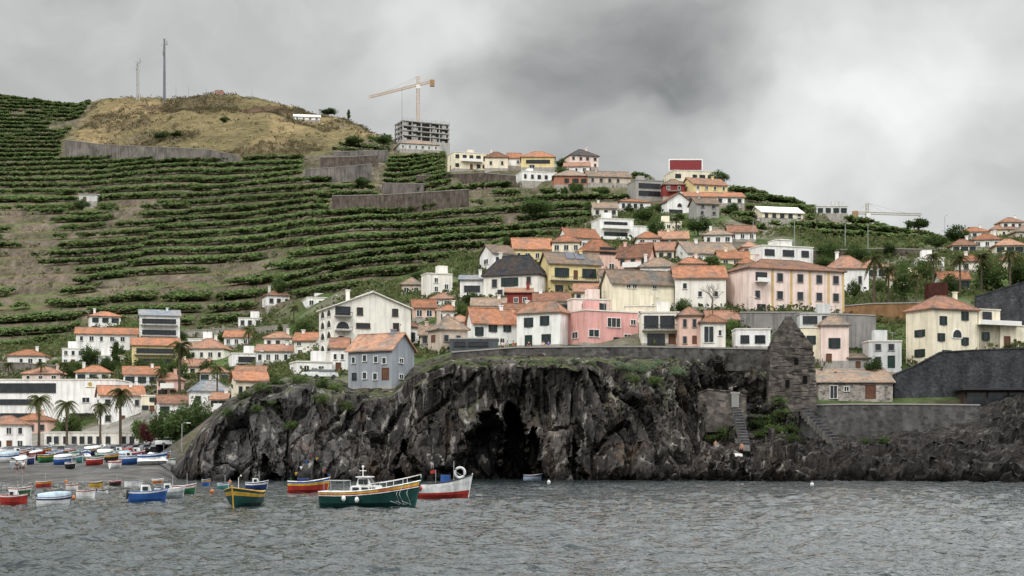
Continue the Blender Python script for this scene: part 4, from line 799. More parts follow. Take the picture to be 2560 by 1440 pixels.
# garden trees filling gaps
random.seed(31)
for poly,nn in (([(1000,690),(1480,570),(1880,600),(2300,650),(2300,770),(1850,850),(1650,770),(1100,850),(1000,770)],24),([(140,870),(700,840),(760,890),(560,960),(380,1000),(140,950)],14),([(1290,430),(1860,480),(1860,570),(1500,545),(1290,470)],14)):
    k=0; tries=0
    while k<nn and tries<4000:
        tries+=1; px=random.uniform(min(p[0] for p in poly),max(p[0] for p in poly)); py=random.uniform(min(p[1] for p in poly),max(p[1] for p in poly))
        if not inpoly(np.array([px]),np.array([py]),poly)[0]: continue
        if any(x0+10<px<x1-10 and y0+16<py<y1-6 for x0,x1,y0,y1 in RECT): continue
        Y=hit(px,py); hm=random.uniform(2.2,3.8); w=random.uniform(2.4,4.4); plant('tree','small garden tree filling a gap between village houses','tree',random.choice(['round1','round2','round3']),P(px,py+2,Y),(w,w,hm),'garden trees between the village houses'); k+=1
# bare tree
r=empty('bare_tree',P(1782,800,258),'bare leafless tree in front of pink apartment block wall','tree'); m=MB(); random.seed(11); tw=MB()
def br(mb,p,d,l,rad,lv):
    q=p+d*l; mb.tube([p,(p+q)/2+Vector((random.uniform(-.1,.1)*l,0,0)),q],[rad,rad*.85,rad*.65],5)
    if lv>0:
        for _ in range(3): br(tw if lv<3 else mb,q,(d+Vector((random.uniform(-.9,.9),random.uniform(-.9,.9),random.uniform(-.2,.5)))).normalized(),l*random.uniform(.6,.8),rad*.55,lv-1)
br(m,Vector((0,0,-1)),Vector((0,0,1)),2.8,.16,4); m.build('trunk',M_bark,r); tw.build('crown',M_bark,r)
# shrubs and agaves on the cliff
random.seed(5)
SH=[(1385,900,40,'agave'),(1440,900,44,'agave'),(1335,900,36,'agave'),(1470,904,36,'shrub1'),(1550,915,60,'agave'),(1600,920,66,'agave'),(1650,926,66,'agave'),(1690,934,56,'agave'),(1580,942,50,'shrub1'),(1630,952,50,'shrub1'),(700,955,60,'shrub2'),(750,952,70,'shrub1'),(800,955,56,'shrub2'),(660,968,56,'shrub1'),(840,965,50,'shrub1'),(730,1060,50,'shrub1'),(860,1015,60,'shrub1'),(610,990,50,'shrub2'),(1090,915,40,'shrub2'),(1210,905,36,'shrub1'),(640,1020,44,'shrub1'),
    (1780,1105,64,'shrub1'),(1810,1085,70,'shrub1'),(1900,1092,74,'shrub1'),(1940,1080,80,'shrub1'),(1975,1100,66,'shrub2'),(1920,1050,60,'shrub1'),(1935,1010,50,'shrub1'),(1960,1045,60,'shrub1'),(2200,1105,44,'shrub2'),(2170,1100,40,'shrub2'),(1985,1070,56,'shrub2'),(1800,1060,60,'shrub1'),(1895,1060,60,'shrub2'),(1760,1090,56,'shrub2'),(570,1030,50,'shrub1'),(680,1010,50,'shrub1'),(790,1000,50,'shrub1')]
lab={'agave':('agave_plant','spiky blue-green agave clump on the upper cliff edge','agave','agaves along the cliff edge'),'shrub1':('shrub','light green shrub clinging to the rocky cliff','shrub','light green shrubs on the cliff'),'shrub2':('shrub','dark green shrub growing on the rocky cliff','shrub','dark green shrubs on the cliff')}
def rockpt(px,py,zmin=.8):
    j=int(np.clip((px-430)/4.,0,NC-1)); pr=HY-(VZ[:,j]-H0)/VY[:,j]*F; ok=(VZ[:,j]>zmin)&(np.abs(pr-py)<5)
    i=int(np.argmax(ok)) if ok.any() else int(np.argmin(np.where(VZ[:,j]>zmin,np.abs(pr-py),1e9))); return Vector((VX[i,j],VY[i,j],VZ[i,j]))
for (px,py,w,k) in SH:
    q=rockpt(px,py,1); a_=lab[k]; s=q.y/F; plant(a_[0],a_[1],a_[2],k,(q.x,q.y-.3,q.z-.5),(w*s,w*s*.8,w*s*.55),a_[3])
for k in list(PROT):
    if k not in USED:
        for c_ in list(PROT[k].children): bpy.data.objects.remove(c_)
        bpy.data.objects.remove(PROT[k])
# banana plantation
n=460000; bpx=RNG.uniform(-180,2420,n); bY=np.sqrt(RNG.uniform(290**2,910**2,n))
ii=np.clip(np.round((bpx-PX[0])/8).astype(int),0,len(PX)-1); jj=np.clip(np.searchsorted(YS,bY),0,len(YS)-1)
fr=FR[jj,ii]; tm=terr[jj,ii]; bX=(bpx-1280)/F*bY; bpy_=py0[jj,ii]
den=fbm(bX/30,bY/44,4,77); keep=(tm>.6)&(fr>.10)&(fr<.80)&(den>.325)&(RNG.random(n)<.95)
for (x0,x1,y0,y1) in RECT: keep&=~((bpx>x0)&(bpx<x1)&(bpy_>y0)&(bpy_<y1))
for poly in ([(820,484),(1180,470),(1180,516),(820,520)],[(760,370),(980,370),(960,440),(750,444)],[(150,345),(610,385),(610,400),(150,392)],[(445,850),(555,690),(572,690),(475,850)],[(0,610),(50,660),(60,690),(0,690)],[(290,495),(390,495),(410,515),(280,515)]): keep&=~inpoly(bpx,bpy_,poly)
idx=np.where(keep)[0]
if len(idx)>72000: idx=RNG.choice(idx,72000,replace=False)
bX=bX[idx];bY=bY[idx]; bZ=Z1[jj[idx],ii[idx]]; k=len(idx); NL=7
hgt=RNG.uniform(1.0,2.5,(k,1)); az=RNG.uniform(0,6.28,(k,1))+np.arange(NL)[None,:]*(2.4)+RNG.normal(size=(k,NL))*.3; Lf=RNG.uniform(1.1,2.0,(k,NL)); el=RNG.uniform(.15,1.2,(k,NL))
dx=np.cos(az);dy=np.sin(az); V=np.zeros((k,NL,6,3)); W3=[.15,.40,.09]
for st_,(o_,u_) in enumerate(((0,0),(.5,.75),(1.0,.55))):
    ho=Lf*o_*np.cos(el*.8); zz=hgt*.62+Lf*u_*np.sin(el)*.9-(Lf*.25*(1-np.sin(el)) if st_==2 else 0)
    for sg in(0,1):
        w=(W3[st_])*(1 if sg else -1); V[:,:,st_*2+sg,0]=bX[:,None]+dx*ho-dy*w; V[:,:,st_*2+sg,1]=bY[:,None]+dy*ho+dx*w; V[:,:,st_*2+sg,2]=bZ[:,None]+zz-(.12 if st_==1 else 0)
base=(np.arange(k*NL)*6)[:,None]; Q=np.concatenate([base+np.array([0,1,3,2]),base+np.array([2,3,5,4])],1).reshape(-1,4)
tone=RNG.random((k,1,1,1)); big_=np.clip((fbm(bX/50,bY/50,3,88)[:,None,None,None]-.3)*2,0,1)
cc=(np.array([.10,.16,.058])*(1-tone)+np.array([.20,.27,.105])*tone)*(.78+.45*big_)*np.ones((k,NL,6,1)); dl=(RNG.random((k,NL,1,1))<.10); cc=np.where(dl,np.array([.25,.21,.12]),cc)
N=NT('banana_leaf'); at=N.n('Attribute',attribute_name='col').outputs[0]; L(N,at,'Base Color'); N.b.inputs['Roughness'].default_value=.9; N.m['leaf']=1
o=mesh_np('banana_plantation',V.reshape(-1,3),Q,N.m,None,cc.reshape(-1,3)); tag(o,'dense green banana plants growing in rows on the hillside terraces','banana plants',None,'stuff')
# hillside scrub (ground cover)
n=110000; bpx=RNG.uniform(-300,2700,n); bY=np.sqrt(RNG.uniform(244**2,900**2,n)); ii=np.clip(np.round((bpx-PX[0])/8).astype(int),0,len(PX)-1); jj=np.clip(np.searchsorted(YS,bY),0,len(YS)-1)
bX=(bpx-1280)/F*bY; dn=fbm(bX/16,bY/22,4,41); dn2=fbm(bX/20,bY/30,4,71); keep=((terr[jj,ii]<.5)&(dryb[jj,ii]<.2)&(dn>.42)&((bpx>600)|(bY>305))|((dryb[jj,ii]>.5)&((dn2>.54)&(RNG.random(n)<.45)|(RNG.random(n)<.06))))&(Z1[jj,ii]>3)
isd=dryb[jj,ii]>.5
keep|=(terr[jj,ii]>.6)&((FR[jj,ii]>.86)&(RNG.random(n)<.15)|(RNG.random(n)<.04))
idx=np.where(keep)[0][:36000]; K=9; C_=np.repeat(np.stack([bX[idx],bY[idx],Z1[jj[idx],ii[idx]]],-1),K,axis=0); C_=C_+RNG.normal(size=C_.shape)*np.array([.8,.8,.35])+np.array([0,0,.35]); V,Q=quads(C_,.4,RNG,.6)
tone=np.repeat(RNG.random((len(idx),1)),K*4,axis=0); dm=np.repeat(isd[idx][:,None].astype(float),K*4,axis=0); cc=np.array([.05,.075,.028])*(1-tone)+np.array([.15,.155,.07])*tone; cc=cc*(1-dm)+(np.array([.055,.055,.03])*(1-tone)+np.array([.15,.125,.07])*tone)*dm
o=mesh_np('hillside_scrub',V,Q,N.m,None,cc); tag(o,'low green scrub and weeds covering the slopes between houses and terraces','scrub',None,'stuff')
# ------------------------------------------------------------------ boats
def boat(name,label,px,py,Lh,Bm,ang,fb,hull,band,trim,deck,bow=.6,stern=.15,group=None,Y=None,z=0,cat='boat',gun=None):
    Y=Y or H0*F/(py-HY); loc=Vector(((px-1280)/F*Y,Y,z)); r=empty(name,loc,label,cat,group,math.radians(ang)); n=15
    lev=[(-.4,.12),(-.12,.62),(.18,.84),(.60,.95),(.82,.99),(1.,1.)]; G=[]
    for i in range(n):
        t=i/(n-1); w=(.66+.34*math.sin(PI*min(1,t/.9)*.55+.2)) if t<.5 else max(0.012,1-((t-.5)/.5)**2.3); w=min(w,1)
        sh=fb+bow*t**2.3+stern*(1-t)**2
        row=[]
        for (lz,lw) in lev:
            zz=lz*sh if lz>0 else lz*(1-.6*t**3); flare=lw**(1+1.2*t); xx=-Lh/2+Lh*t*.93+.07*Lh*t**3*max(0,lz)
            row.append((xx,Bm/2*w*flare,zz))
        G.append(row)
    def ringp(k0,k1,nm,m):
        b=MB()
        for sg in(1,-1):
            vs=[(p[0],p[1]*sg,p[2]) for row in G for p in row[k0:k1+1]]; c=k1-k0+1; fs=[]
            for i in range(n-1):
                for k in range(c-1): q=(i*c+k,(i+1)*c+k,(i+1)*c+k+1,i*c+k+1); fs.append(q if sg<0 else q[::-1])
            b.add(vs,fs)
        a=G[0]; 
        for k in range(k0,k1): b.add([(a[k][0],-a[k][1],a[k][2]),(a[k][0],a[k][1],a[k][2]),(a[k+1][0],a[k+1][1],a[k+1][2]),(a[k+1][0],-a[k+1][1],a[k+1][2])],[(0,3,2,1)])
        return b.build(nm,m,r,False)
    ringp(0,3,'hull',B[hull]); ringp(3,4,'strake',B[band]); ringp(4,5,'bulwark',B[trim])
    gr=min(.05,Lh*.009)
    b=MB(); b.tube([(p[5][0],p[5][1],p[5][2]) for p in G],gr,5); b.tube([(p[5][0],-p[5][1],p[5][2]) for p in G],gr,5); b.tube([(G[0][5][0],-G[0][5][1],G[0][5][2]),(G[0][5][0],G[0][5][1],G[0][5][2])],gr,5); b.build('gunwale',B[gun] if gun else (B['white'] if trim!='white' else B[band]),r)
    dz=.3*fb; vs=[];fs=[]
    for p in G: vs+=[(p[4][0],p[4][1]*.97,p[4][2]-dz*.5),(p[4][0],-p[4][1]*.97,p[4][2]-dz*.5)]
    for i in range(n-1): fs.append((2*i,2*i+1,2*i+3,2*i+2))
    MB().add(vs,fs).build('deck',B[deck],r)
    b=MB(); b.tube([G[-1][0],G[-1][3],(G[-1][5][0]+.04,0,G[-1][5][2]+.03*Lh)],.01*Lh,5); b.build('stem_post',B[band],r)
    for q in(.3,.55):
        i=int(q*(n-1)); p=G[i][4]; MB().box(p[0]-.13,p[0]+.13,-p[1]*.93,p[1]*.93,p[2]-.12,p[2]-.06).build('thwart',B['brown' if deck!='brown' else 'grey'],r)
    return r,G
def gz(G,t): i=int(t*(len(G)-1)); return G[i]
# main green boat
r,G=boat('fishing_boat','large green and yellow fishing boat with white cabin and high bow',928,1264,7.2,2.3,-10,.88,'green','green','yellow','grey',.90,.1,gun='white')
m=MB()
m.hexa([(-1.5,-.78,.6),(.9,-.70,.7),(.9,.70,.7),(-1.5,.78,.6),(-1.3,-.70,1.40),(.6,-.62,1.40),(.6,.62,1.40),(-1.3,.70,1.40)]); m.hexa([(-.9,-.66,1.41),(.2,-.60,1.41),(.2,.60,1.41),(-.9,.66,1.41),(-.78,-.6,1.98),(-.12,-.52,1.98),(-.12,.52,1.98),(-.78,.6,1.98)]); cb=m.build('cabin',B['white'],r)
MB().box(-.95,.06,-.66,.66,1.985,2.06).build('cabin_roof',B['white'],cb)
for (x0,x1,z0,z1,dy) in((-1.15,-.7,1.05,1.3,-.76),(-.5,-.05,1.05,1.3,-.74),(0.1,.5,1.05,1.3,-.72)):
    for sg in(1,-1): MB().box(x0,x1,sg*dy-.03,sg*dy+.03,z0,z1).build('cabin_window',M_glass,cb)
for (x0,x1) in((-.74,-.40),(-.34,-.08)): MB().box(x0,x1,-.68,-.58,1.52,1.88).build('cabin_window',M_glass,cb)
MB().hexa([(.12,-.5,1.48),(.22,-.5,1.48),(.22,.5,1.48),(.12,.5,1.48),(-.09,-.45,1.9),(-.01,-.45,1.9),(-.01,.45,1.9),(-.09,.45,1.9)]).build('windscreen',M_glass,cb)
m=MB()
for x in(-3.2,-1.75):
    m.tube([(x,-.8,.8),(x,-.8,1.75),(x,.8,1.75),(x,.8,.8)],.025,5)
for y in(-.8,.8): m.tube([(-3.2,y,1.75),(-1.75,y,1.75)],.025,5)
m.build('canopy_frame',M_steel,r)
def rail(G,r,t0,t1,hh,mt=M_white,off=0):
    m=MB(); i0,i1=int(t0*14),int(t1*14)
    for sg in(1,-1):
        top=[(G[i][5][0],G[i][5][1]*sg,G[i][5][2]+hh) for i in range(i0,i1+1)]; m.tube(top,.02,5)
        for q in range(i0,i1+1,2): m.tube([(G[q][5][0],G[q][5][1]*sg,G[q][5][2]),(G[q][5][0],G[q][5][1]*sg,G[q][5][2]+hh)],.018,5)
    m.build('railing',mt,r)
rail(G,r,.62,1.0,.42)
m=MB(); m.tube([(-.6,0,2.06),(-.6,0,2.7)],.03,5).tube([(-.85,0,2.45),(-.35,0,2.45)],.02,4).ball((-.6,0,2.73),.09); m.build('mast',M_white,r)
for t_,dz in((.32,0),(.45,-.12)):
    p=gz(G,t_)[3]; MB().ball((p[0],-p[1]-.16,p[2]-.06+dz),.16,sz=1.35).build('fender',B['white'],r)
m=MB()
for k in range(4):
    p=G[12+ (k%2)][5]; m.tube([(p[0]-.1*k,-p[1]-.03,p[2]),(p[0]-.25-.1*k,-p[1]-.1,p[2]*.55),(p[0]+.05-.15*k,-p[1]+.15,.1),(p[0]-.5-.2*k,-p[1]-.05,.35)],.015,4)
m.build('mooring_rope',B['white'],r)
for nm,col,dz,rd_ in(('red_stripe','red',-.02,.032),('white_stripe','white',-.10,.03)):
    m=MB(); m.tube([(g_[4][0],-g_[4][1]-.006,g_[4][2]+dz) for g_ in G],rd_,4); m.tube([(g_[4][0],g_[4][1]+.006,g_[4][2]+dz) for g_ in G],rd_,4); m.build(nm,B[col],r)
tx=bpy.data.curves.new('name_lettering','FONT'); tx.body='ROGERIO'; tx.size=.22; tx.extrude=.01; tmp=bpy.data.objects.new('tmp_text',tx); COL.objects.link(tmp); bpy.context.view_layer.update()
tme=bpy.data.meshes.new_from_object(tmp.evaluated_get(bpy.context.evaluated_depsgraph_get())); bpy.data.objects.remove(tmp); to=link('name_lettering',tme,r); tme.materials.clear(); tme.materials.append(B['red'])
A_=Vector(G[9][4]);B_=Vector(G[12][4]); A_.y*=-1;B_.y*=-1; to.location=A_+Vector((.0,-.08,.03)); to.rotation_euler=(PI/2,math.radians(-10),math.atan2(B_.y-A_.y,B_.x-A_.x))
# white boat with red bottom
r,G=boat('fishing_boat','white fishing boat with red bottom and life ring beside the green boat',1108,1243,4.9,1.8,12,1.05,'white','white','white','grey',.8,.1,gun='dark')
m=MB(); m.tube([(.2,0,.7),(.2,0,1.85)],.42,12); m.build('blue_barrel',B['blue'],r)
m=MB()
for sg in(1,-1):
    vs=[];fs=[]
    for g_ in G:
        a_=Vector(g_[2]); b_=Vector(g_[3]); c_=a_.lerp(b_,.35); vs+=[(g_[1][0],(g_[1][1]+.02)*sg,g_[1][2]),(a_.x,(a_.y+.03)*sg,a_.z),(c_.x,(c_.y+.03)*sg,c_.z)]
    for i in range(14):
        for k in(0,1): q=(3*i+k,3*i+3+k,3*i+4+k,3*i+1+k); fs.append(q if sg<0 else q[::-1])
    m.add(vs,fs)
m.build('boot_top',B['red'],r)
m=MB(); K=16
pts=[(1.35+.42*math.cos(2*PI*k/K),-.35,2.05+.42*math.sin(2*PI*k/K)) for k in range(K+1)]
m.tube(pts,.11,7,False); m.build('life_ring',B['white'],r)
m=MB(); m.tube([(.9,0,.8),(.9,0,3.0)],.03,5).tube([(-.6,.2,.8),(-.6,.2,2.3)],.025,5).tube([(.9,0,2.2),(1.9,0,1.6)],.02,4).tube([(1.35,-.35,1.5),(1.35,-.35,1.65)],.04,4); m.build('mast',M_steel,r)
MB().add([(-.6,.2,2.3),(-1.05,.22,2.2),(-1.05,.22,1.95),(-.6,.2,2.0)],[(0,1,2,3)]).build('flag',B['red'],r)
p=gz(G,.12)[4]; MB().ball((p[0],-p[1]-.2,p[2]-.15),.24).build('fender',B['red'],r)
# end-on yellow boat
r,G=boat('fishing_boat','dark green boat with yellow strakes seen bow-on',607,1263,5.0,2.45,-97,.85,'green','yellow','green','brown',.45,.1,gun='yellow')
m=MB(); m.box(-1.4,.2,-.5,.5,.6,1.1); m.build('engine_box',B['brown'],r); m=MB(); m.tube([(-2.2,-1.0,.8),(-2.2,-1.0,1.9),(-2.1,-.8,2.1),(-1.9,-.7,2.0)],.025,5); m.build('davit',M_white,r)
# red yellow blue boat with flags
r,G=boat('fishing_boat','small boat painted red, yellow and blue with flag-strung mast',772,1229,4.0,1.8,8,.85,'red','yellow','blue','brown',.5,.15)
m=MB(); m.tube([(.3,0,.5),(.3,0,3.9)],.04,5).tube([(.3,0,3.7),(2.1,0,1.2)],.015,4).tube([(.3,0,3.7),(-2,0,1.1)],.015,4); m.build('mast',M_dark,r)
for k in range(9):
    t_=(k+.7)/9; a=Vector((.3,0,3.7)).lerp(Vector((2.1,0,1.2)) if k%2 else Vector((-2,0,1.1)),t_*.95); MB().add([a,a+Vector((.28,0,-.02)),a+Vector((.1,.03,-.34))],[(0,1,2)]).build('pennant',B[('red','yellow','blue','lgreen','white')[k%5]],r)
MB().box(-1.1,.1,-.5,.5,.55,1.25).build('cabin',B['navy'],r)
# others afloat
def simple(label,px,py,wpx,ang,hull,band,trim,deck,fbk=.13,extra=None,name='fishing_boat',bow=.5,**kw):
    fbk*=1.3
    Y=kw.pop('Y',None) or H0*F/(py-HY); ca=abs(math.cos(math.radians(ang))); sa=abs(math.sin(math.radians(ang))); Lh=wpx*Y/F/(ca*.95+.42*sa); r,G=boat(name,label,px,py,Lh,Lh*.42,ang,Lh*fbk,hull,band,trim,deck,Lh*fbk*bow,.1,Y=Y,**kw); f=Lh*fbk
    for e in (extra or ''):
        if e=='c':
            c=MB(); c.hexa([(-Lh*.2,-Lh*.12,f*.6),(Lh*.12,-Lh*.11,f*.7),(Lh*.12,Lh*.11,f*.7),(-Lh*.2,Lh*.12,f*.6),(-Lh*.18,-Lh*.1,f*1.9),(Lh*.04,-Lh*.09,f*1.9),(Lh*.04,Lh*.09,f*1.9),(-Lh*.18,Lh*.1,f*1.9)]); cb=c.build('cabin',B['white'],r); MB().box(-Lh*.15,-Lh*.01,-Lh*.123,-Lh*.108,f*1.25,f*1.7).build('cabin_window',M_glass,cb)
        if e=='m': MB().tube([(Lh*.1,0,f*.5),(Lh*.1,0,f*3.2)],.03,5).build('mast',M_steel,r)
        if e=='v':   # tarpaulin cover
            vs=[];fs=[];n=len(G)
            for p in G:
                for k in range(7):
                    a=PI*k/6; vs.append((p[5][0]*.97,p[5][1]*math.cos(a)*1.03,p[5][2]+.02+Lh*.16*math.sin(a)*(1-abs(p[5][0]/Lh*1.7)**2*.7)))
            for i in range(n-1):
                for k in range(6): fs.append((i*7+k,(i+1)*7+k,(i+1)*7+k+1,i*7+k+1))
            MB().add(vs,fs).build('cover',B['white'] if hull!='white' else B['lblue'],r,True)
        if e=='V':
            m=MB(); m.add([(-Lh*.5,-Lh*.24,.2),(Lh*.5,-Lh*.2,.3),(Lh*.5,Lh*.2,.3),(-Lh*.5,Lh*.24,.2),(-Lh*.1,0,Lh*.36),(Lh*.25,0,Lh*.27)],[(0,1,5,4),(1,2,5),(2,3,4,5),(3,0,4)]); m.build('tent_cover',B['white'],r)
        if e=='o': m=MB(); m.tube([(-Lh*.5,0,f*1.3),(-Lh*.5-.15,0,f*.2)],[.16,.08],6); m.build('outboard_motor',M_dark,r)
    return r,G
simple('blue motor boat with white gunwale seen from the side',370,1252,98,18,'blue','blue','white','lblue',.17,'co')
simple('grey and white boat with small cabin behind the blue motor boat',424,1242,76,14,'grey','white','white','grey',.18,'cm')
simple('red boat with green hull and mast right of the grey boat',462,1231,62,35,'lgreen','white','red','brown',.19,'m')
simple('small blue and yellow rowing boat right of the red boat',517,1213,36,-60,'blue','yellow','blue','brown',.2,name='rowing_boat')
simple('dark navy boat with mast behind the yellow bow-on boat',642,1222,58,15,'navy','white','navy','grey',.19,'mc')
simple('white speedboat with rounded grey-blue cover at left',136,1262,88,22,'white','navy','white','lblue',.15,'v',name='speedboat')
simple('red and white boat at the left edge of the water',38,1258,74,-14,'red','red','white','grey',.18,'mc')
simple('green and white boat behind the red boat at left edge',50,1236,58,20,'lgreen','white','red','brown',.19,'m')
simple('white rowing boat with red rim right of covered speedboat',216,1242,50,-12,'white','white','red','brown',.2,name='rowing_boat')
simple('small white boat with dark rim farthest right of the white rowing boats',257,1232,32,35,'white','dark','white','grey',.2,'o',name='rowing_boat')
simple('small white and red boat behind covered speedboat',182,1221,36,-20,'white','red','white','brown',.2,name='rowing_boat')
simple('white boat left of blue motor boat near beach',334,1217,44,8,'white','white','lblue','grey',.18,name='rowing_boat')
simple('little blue rowing boat floating before the sea cave',1332,1198,46,5,'lblue','blue','red','grey',.15,name='rowing_boat')
simple('orange and white dinghy near the beach waterline',395,1207,30,40,'orange','white','white','grey',.2,name='dinghy')
simple('red and yellow boat in front of the beach between white dinghies',110,1216,40,15,'red','yellow','red','brown',.2,'m')
simple('turquoise boat moored right of the grey boat near beach',560,1221,40,-40,'turq','white','blue','brown',.2,'m')
simple('small yellow and green boat behind the white rowing boats',240,1215,34,25,'yellow','green','yellow','brown',.2)
simple('black and red boat moored near beach left of orange dinghy',290,1212,36,-25,'dark','red','white','brown',.2,'m')
for (px,py) in((165,1205),(575,1206),(530,1230),(182,1246),(1372,1206),(2030,1212)):
    Y=H0*F/(py-HY); r=empty('mooring_buoy',((px-1280)/F*Y,Y,.05),('orange' if px<1000 else 'white')+' round mooring buoy floating on the water','buoy',('orange' if px<1000 else 'white')+' mooring buoys'); MB().ball((0,0,0),.22).build('float',B['orange' if px<1000 else 'white'],r); MB().tube([(0,0,.18),(0,0,.4)],.035,5).build('ring_post',M_steel,r)
# beached
BB=[(22,1158,52,15,'white','blue','white','v','white covered boat at left end of the beach line'),(75,1162,48,-40,'navy','white','red','','navy boat second from left on the beach'),(118,1157,44,50,'lgreen','yellow','green','m','green and yellow boat hauled out on the beach'),(158,1163,46,10,'blue','white','blue','v','blue covered boat hauled out on the beach'),(200,1158,40,-55,'turq','white','dark','','turquoise boat on the beach left of the red one'),(238,1164,46,20,'red','white','red','m','red boat hauled out at middle of the beach'),(282,1157,44,-30,'dark','yellow','red','','black and yellow boat hauled out on the beach'),(325,1163,56,15,'blue','white','blue','c','blue beach boat with little white cabin'),(382,1163,74,8,'white','blue','white','V','beached boat under a large white tent cover'),(425,1164,40,-25,'white','lgreen','white','','white and green boat right of tent-covered boat'),(60,1142,44,25,'brown','white','brown','','brown boat in the back row of the beach, left'),(110,1139,44,-15,'red','yellow','blue','m','red and blue boat in back row of the beach'),(170,1142,44,40,'lgreen','red','white','','green boat with red stripe in back row of the beach'),(232,1140,44,18,'navy','yellow','navy','v','navy covered boat in back row of the beach'),(300,1146,44,-12,'turq','white','turq','c','turquoise boat in back row, right end of the beach'),
 (45,1150,46,50,'white','red','white','c','white cabin boat between the two beach rows at left'),(92,1151,46,-35,'dark','red','dark','v','black boat under white cover between beach rows'),(140,1150,44,60,'yellow','blue','white','','yellow and blue boat between beach rows'),(188,1150,46,-50,'white','turq','white','m','white boat with mast between the beach rows'),(262,1151,46,40,'lgreen','white','lgreen','v','green boat under white cover between beach rows'),(345,1150,50,-30,'navy','red','white','c','navy and red cabin boat behind the tent-covered boat'),(405,1152,46,30,'orange','white','blue','m','orange boat at right end of beach rows'),(15,1138,40,-30,'blue','yellow','red','','blue and yellow boat at far left of back row'),(260,1136,40,-40,'red','white','white','c','red and white cabin boat rearmost on the beach'),
 (50,1172,40,70,'grey','white','grey','v','grey boat under white cover nearest the beach waterline'),(215,1152,42,-70,'white','blue','white','V','white tent-covered boat in the middle of beach rows'),(310,1154,40,55,'white','white','blue','v','white boat under pale cover behind blue cabin beach boat'),(130,1135,40,-60,'white','lgreen','white','cm','white and green cabin boat rearmost on the beach, left'),(178,1174,38,-35,'dark','white','brown','','small dark boat drawn up near the waterline'),(290,1172,36,60,'white','red','white','','small white and red boat drawn up near the waterline')]
for (px,py,w,a,h1,b1,t1,ex,lb) in BB:
    Y=hit(px,py); X=(px-1280)/F*Y; simple(lb,px,py,w,a,h1,b1,t1,'brown',.2,ex,Y=Y,z=zat(X,Y)+.35,name='beached_boat')
# ------------------------------------------------------------------ cars
def car_proto():
    r=link('parked_car',None); m=MB(); pr=[(-2.1,.35),(-2.1,.85),(-1.9,.95),(-1.0,1.0),(-.45,1.0),(1.55,1.0),(2.0,.92),(2.1,.6),(2.1,.35)]; n=len(pr)
    m.add([(x,-.85,z) for x,z in pr]+[(x,.85,z) for x,z in pr],[tuple(range(n))]+[tuple(range(n,2*n))[::-1]]+[(i,i+n,(i+1)%n+n,(i+1)%n) for i in range(n)]); m.build('body',M_white,r)
    c=MB(); c.hexa([(-1.0,-.8,1.003),(1.75,-.8,1.003),(1.75,.8,1.003),(-1.0,.8,1.003),(-.35,-.62,1.45),(1.35,-.62,1.45),(1.35,.62,1.45),(-.35,.62,1.45)]); c.build('windows',M_glass,r); MB().box(-.4,1.4,-.64,.64,1.453,1.5).build('roof_panel',M_white,r)
    for x in(-1.35,1.35):
        for y in(-.8,.8): MB().tube([(x,y-.1,.32),(x,y+.1,.32)],.32,12).build('wheel',M_dark,r)
    for y in(-.6,.6): MB().box(-2.13,-2.09,y-.16,y+.16,.68,.82).build('headlight',mk('lamp_glass',(.7,.7,.68),.2),r)
    return r
cp_=car_proto(); CC=['white','grey','dark','blue','red','white','grey','white','dark','grey','white','blue']; cn={'white':'white','grey':'grey','dark':'black','blue':'blue','red':'red'}; first=True
for i,px in enumerate(list(range(272,452,15))+list(range(20,262,20))):
    r=cp_ if first else copy_tree(cp_); first=False; Y=(246+(i%2)*5) if px>265 else 254+(i%3)*2; X=(px-1280)/F*Y; r.location=(X,Y,zat(X,Y)+.02); r.rotation_euler=(0,0,math.radians(65+random.uniform(-25,25))); q=CC[i%12]; tag(r,cn[q]+' car parked in the row behind the beach','car',cn[q]+' cars parked behind the beach')
    for ch in r.children:
        if ch.name.startswith(('body','roof_panel')):
            ch.data=ch.data.copy(); ch.data.materials[0]=B[q]
for px,py,lb in((785,944,'white car on the cliff road left of the grey house, nearer the bend'),(812,942,'white car parked beside the grey cliff house')):
    r=copy_tree(cp_); Y=238; X=(px-1280)/F*Y; r.location=(X,Y,max(zat(X,Y),cliffz(X,Y))+.02); r.rotation_euler=(0,0,.2); tag(r,lb,'car'); r['group']=''; del r['group']
    for ch in r.children:
        if ch.name.startswith(('body','roof_panel')): ch.data=ch.data.copy(); ch.data.materials[0]=B['white']
# ------------------------------------------------------------------ lamps and poles
for i,(px,pt,pb) in enumerate([(1883,552,640),(1986,545,615),(2113,560,625),(2362,540,600),(455,1060,1130),(1870,745,800),(2170,560,640),(1460,740,800),(640,880,950),(830,740,790)]):
    Y=hit(px,pb); hh=(pb-pt)*Y/F; r=empty('street_lamp',P(px,pb,Y),['street lamp rising behind white modern box house','street lamp on right skyline slope, second','street lamp on right slope near the mauve wall','street lamp on the right skyline beside umbrella pine','street lamp at the seafront right of dark trees','wooden-looking lamp post beside pink apartment block','slim lamp post below the distant crane','slim lamp post behind pink cliff house','lamp post by the cliff road','lamp post beside the arched block'][i],'street lamp')
    MB().tube([(0,0,-1),(0,0,hh),(.25,0,hh+.15),(1.0,-.1,hh+.2)],[.1,.07,.05,.05],6).build('pole',M_steel,r); MB().box(.8,1.4,-.22,.02,hh+.1,hh+.25).build('lamp_head',M_white,r)
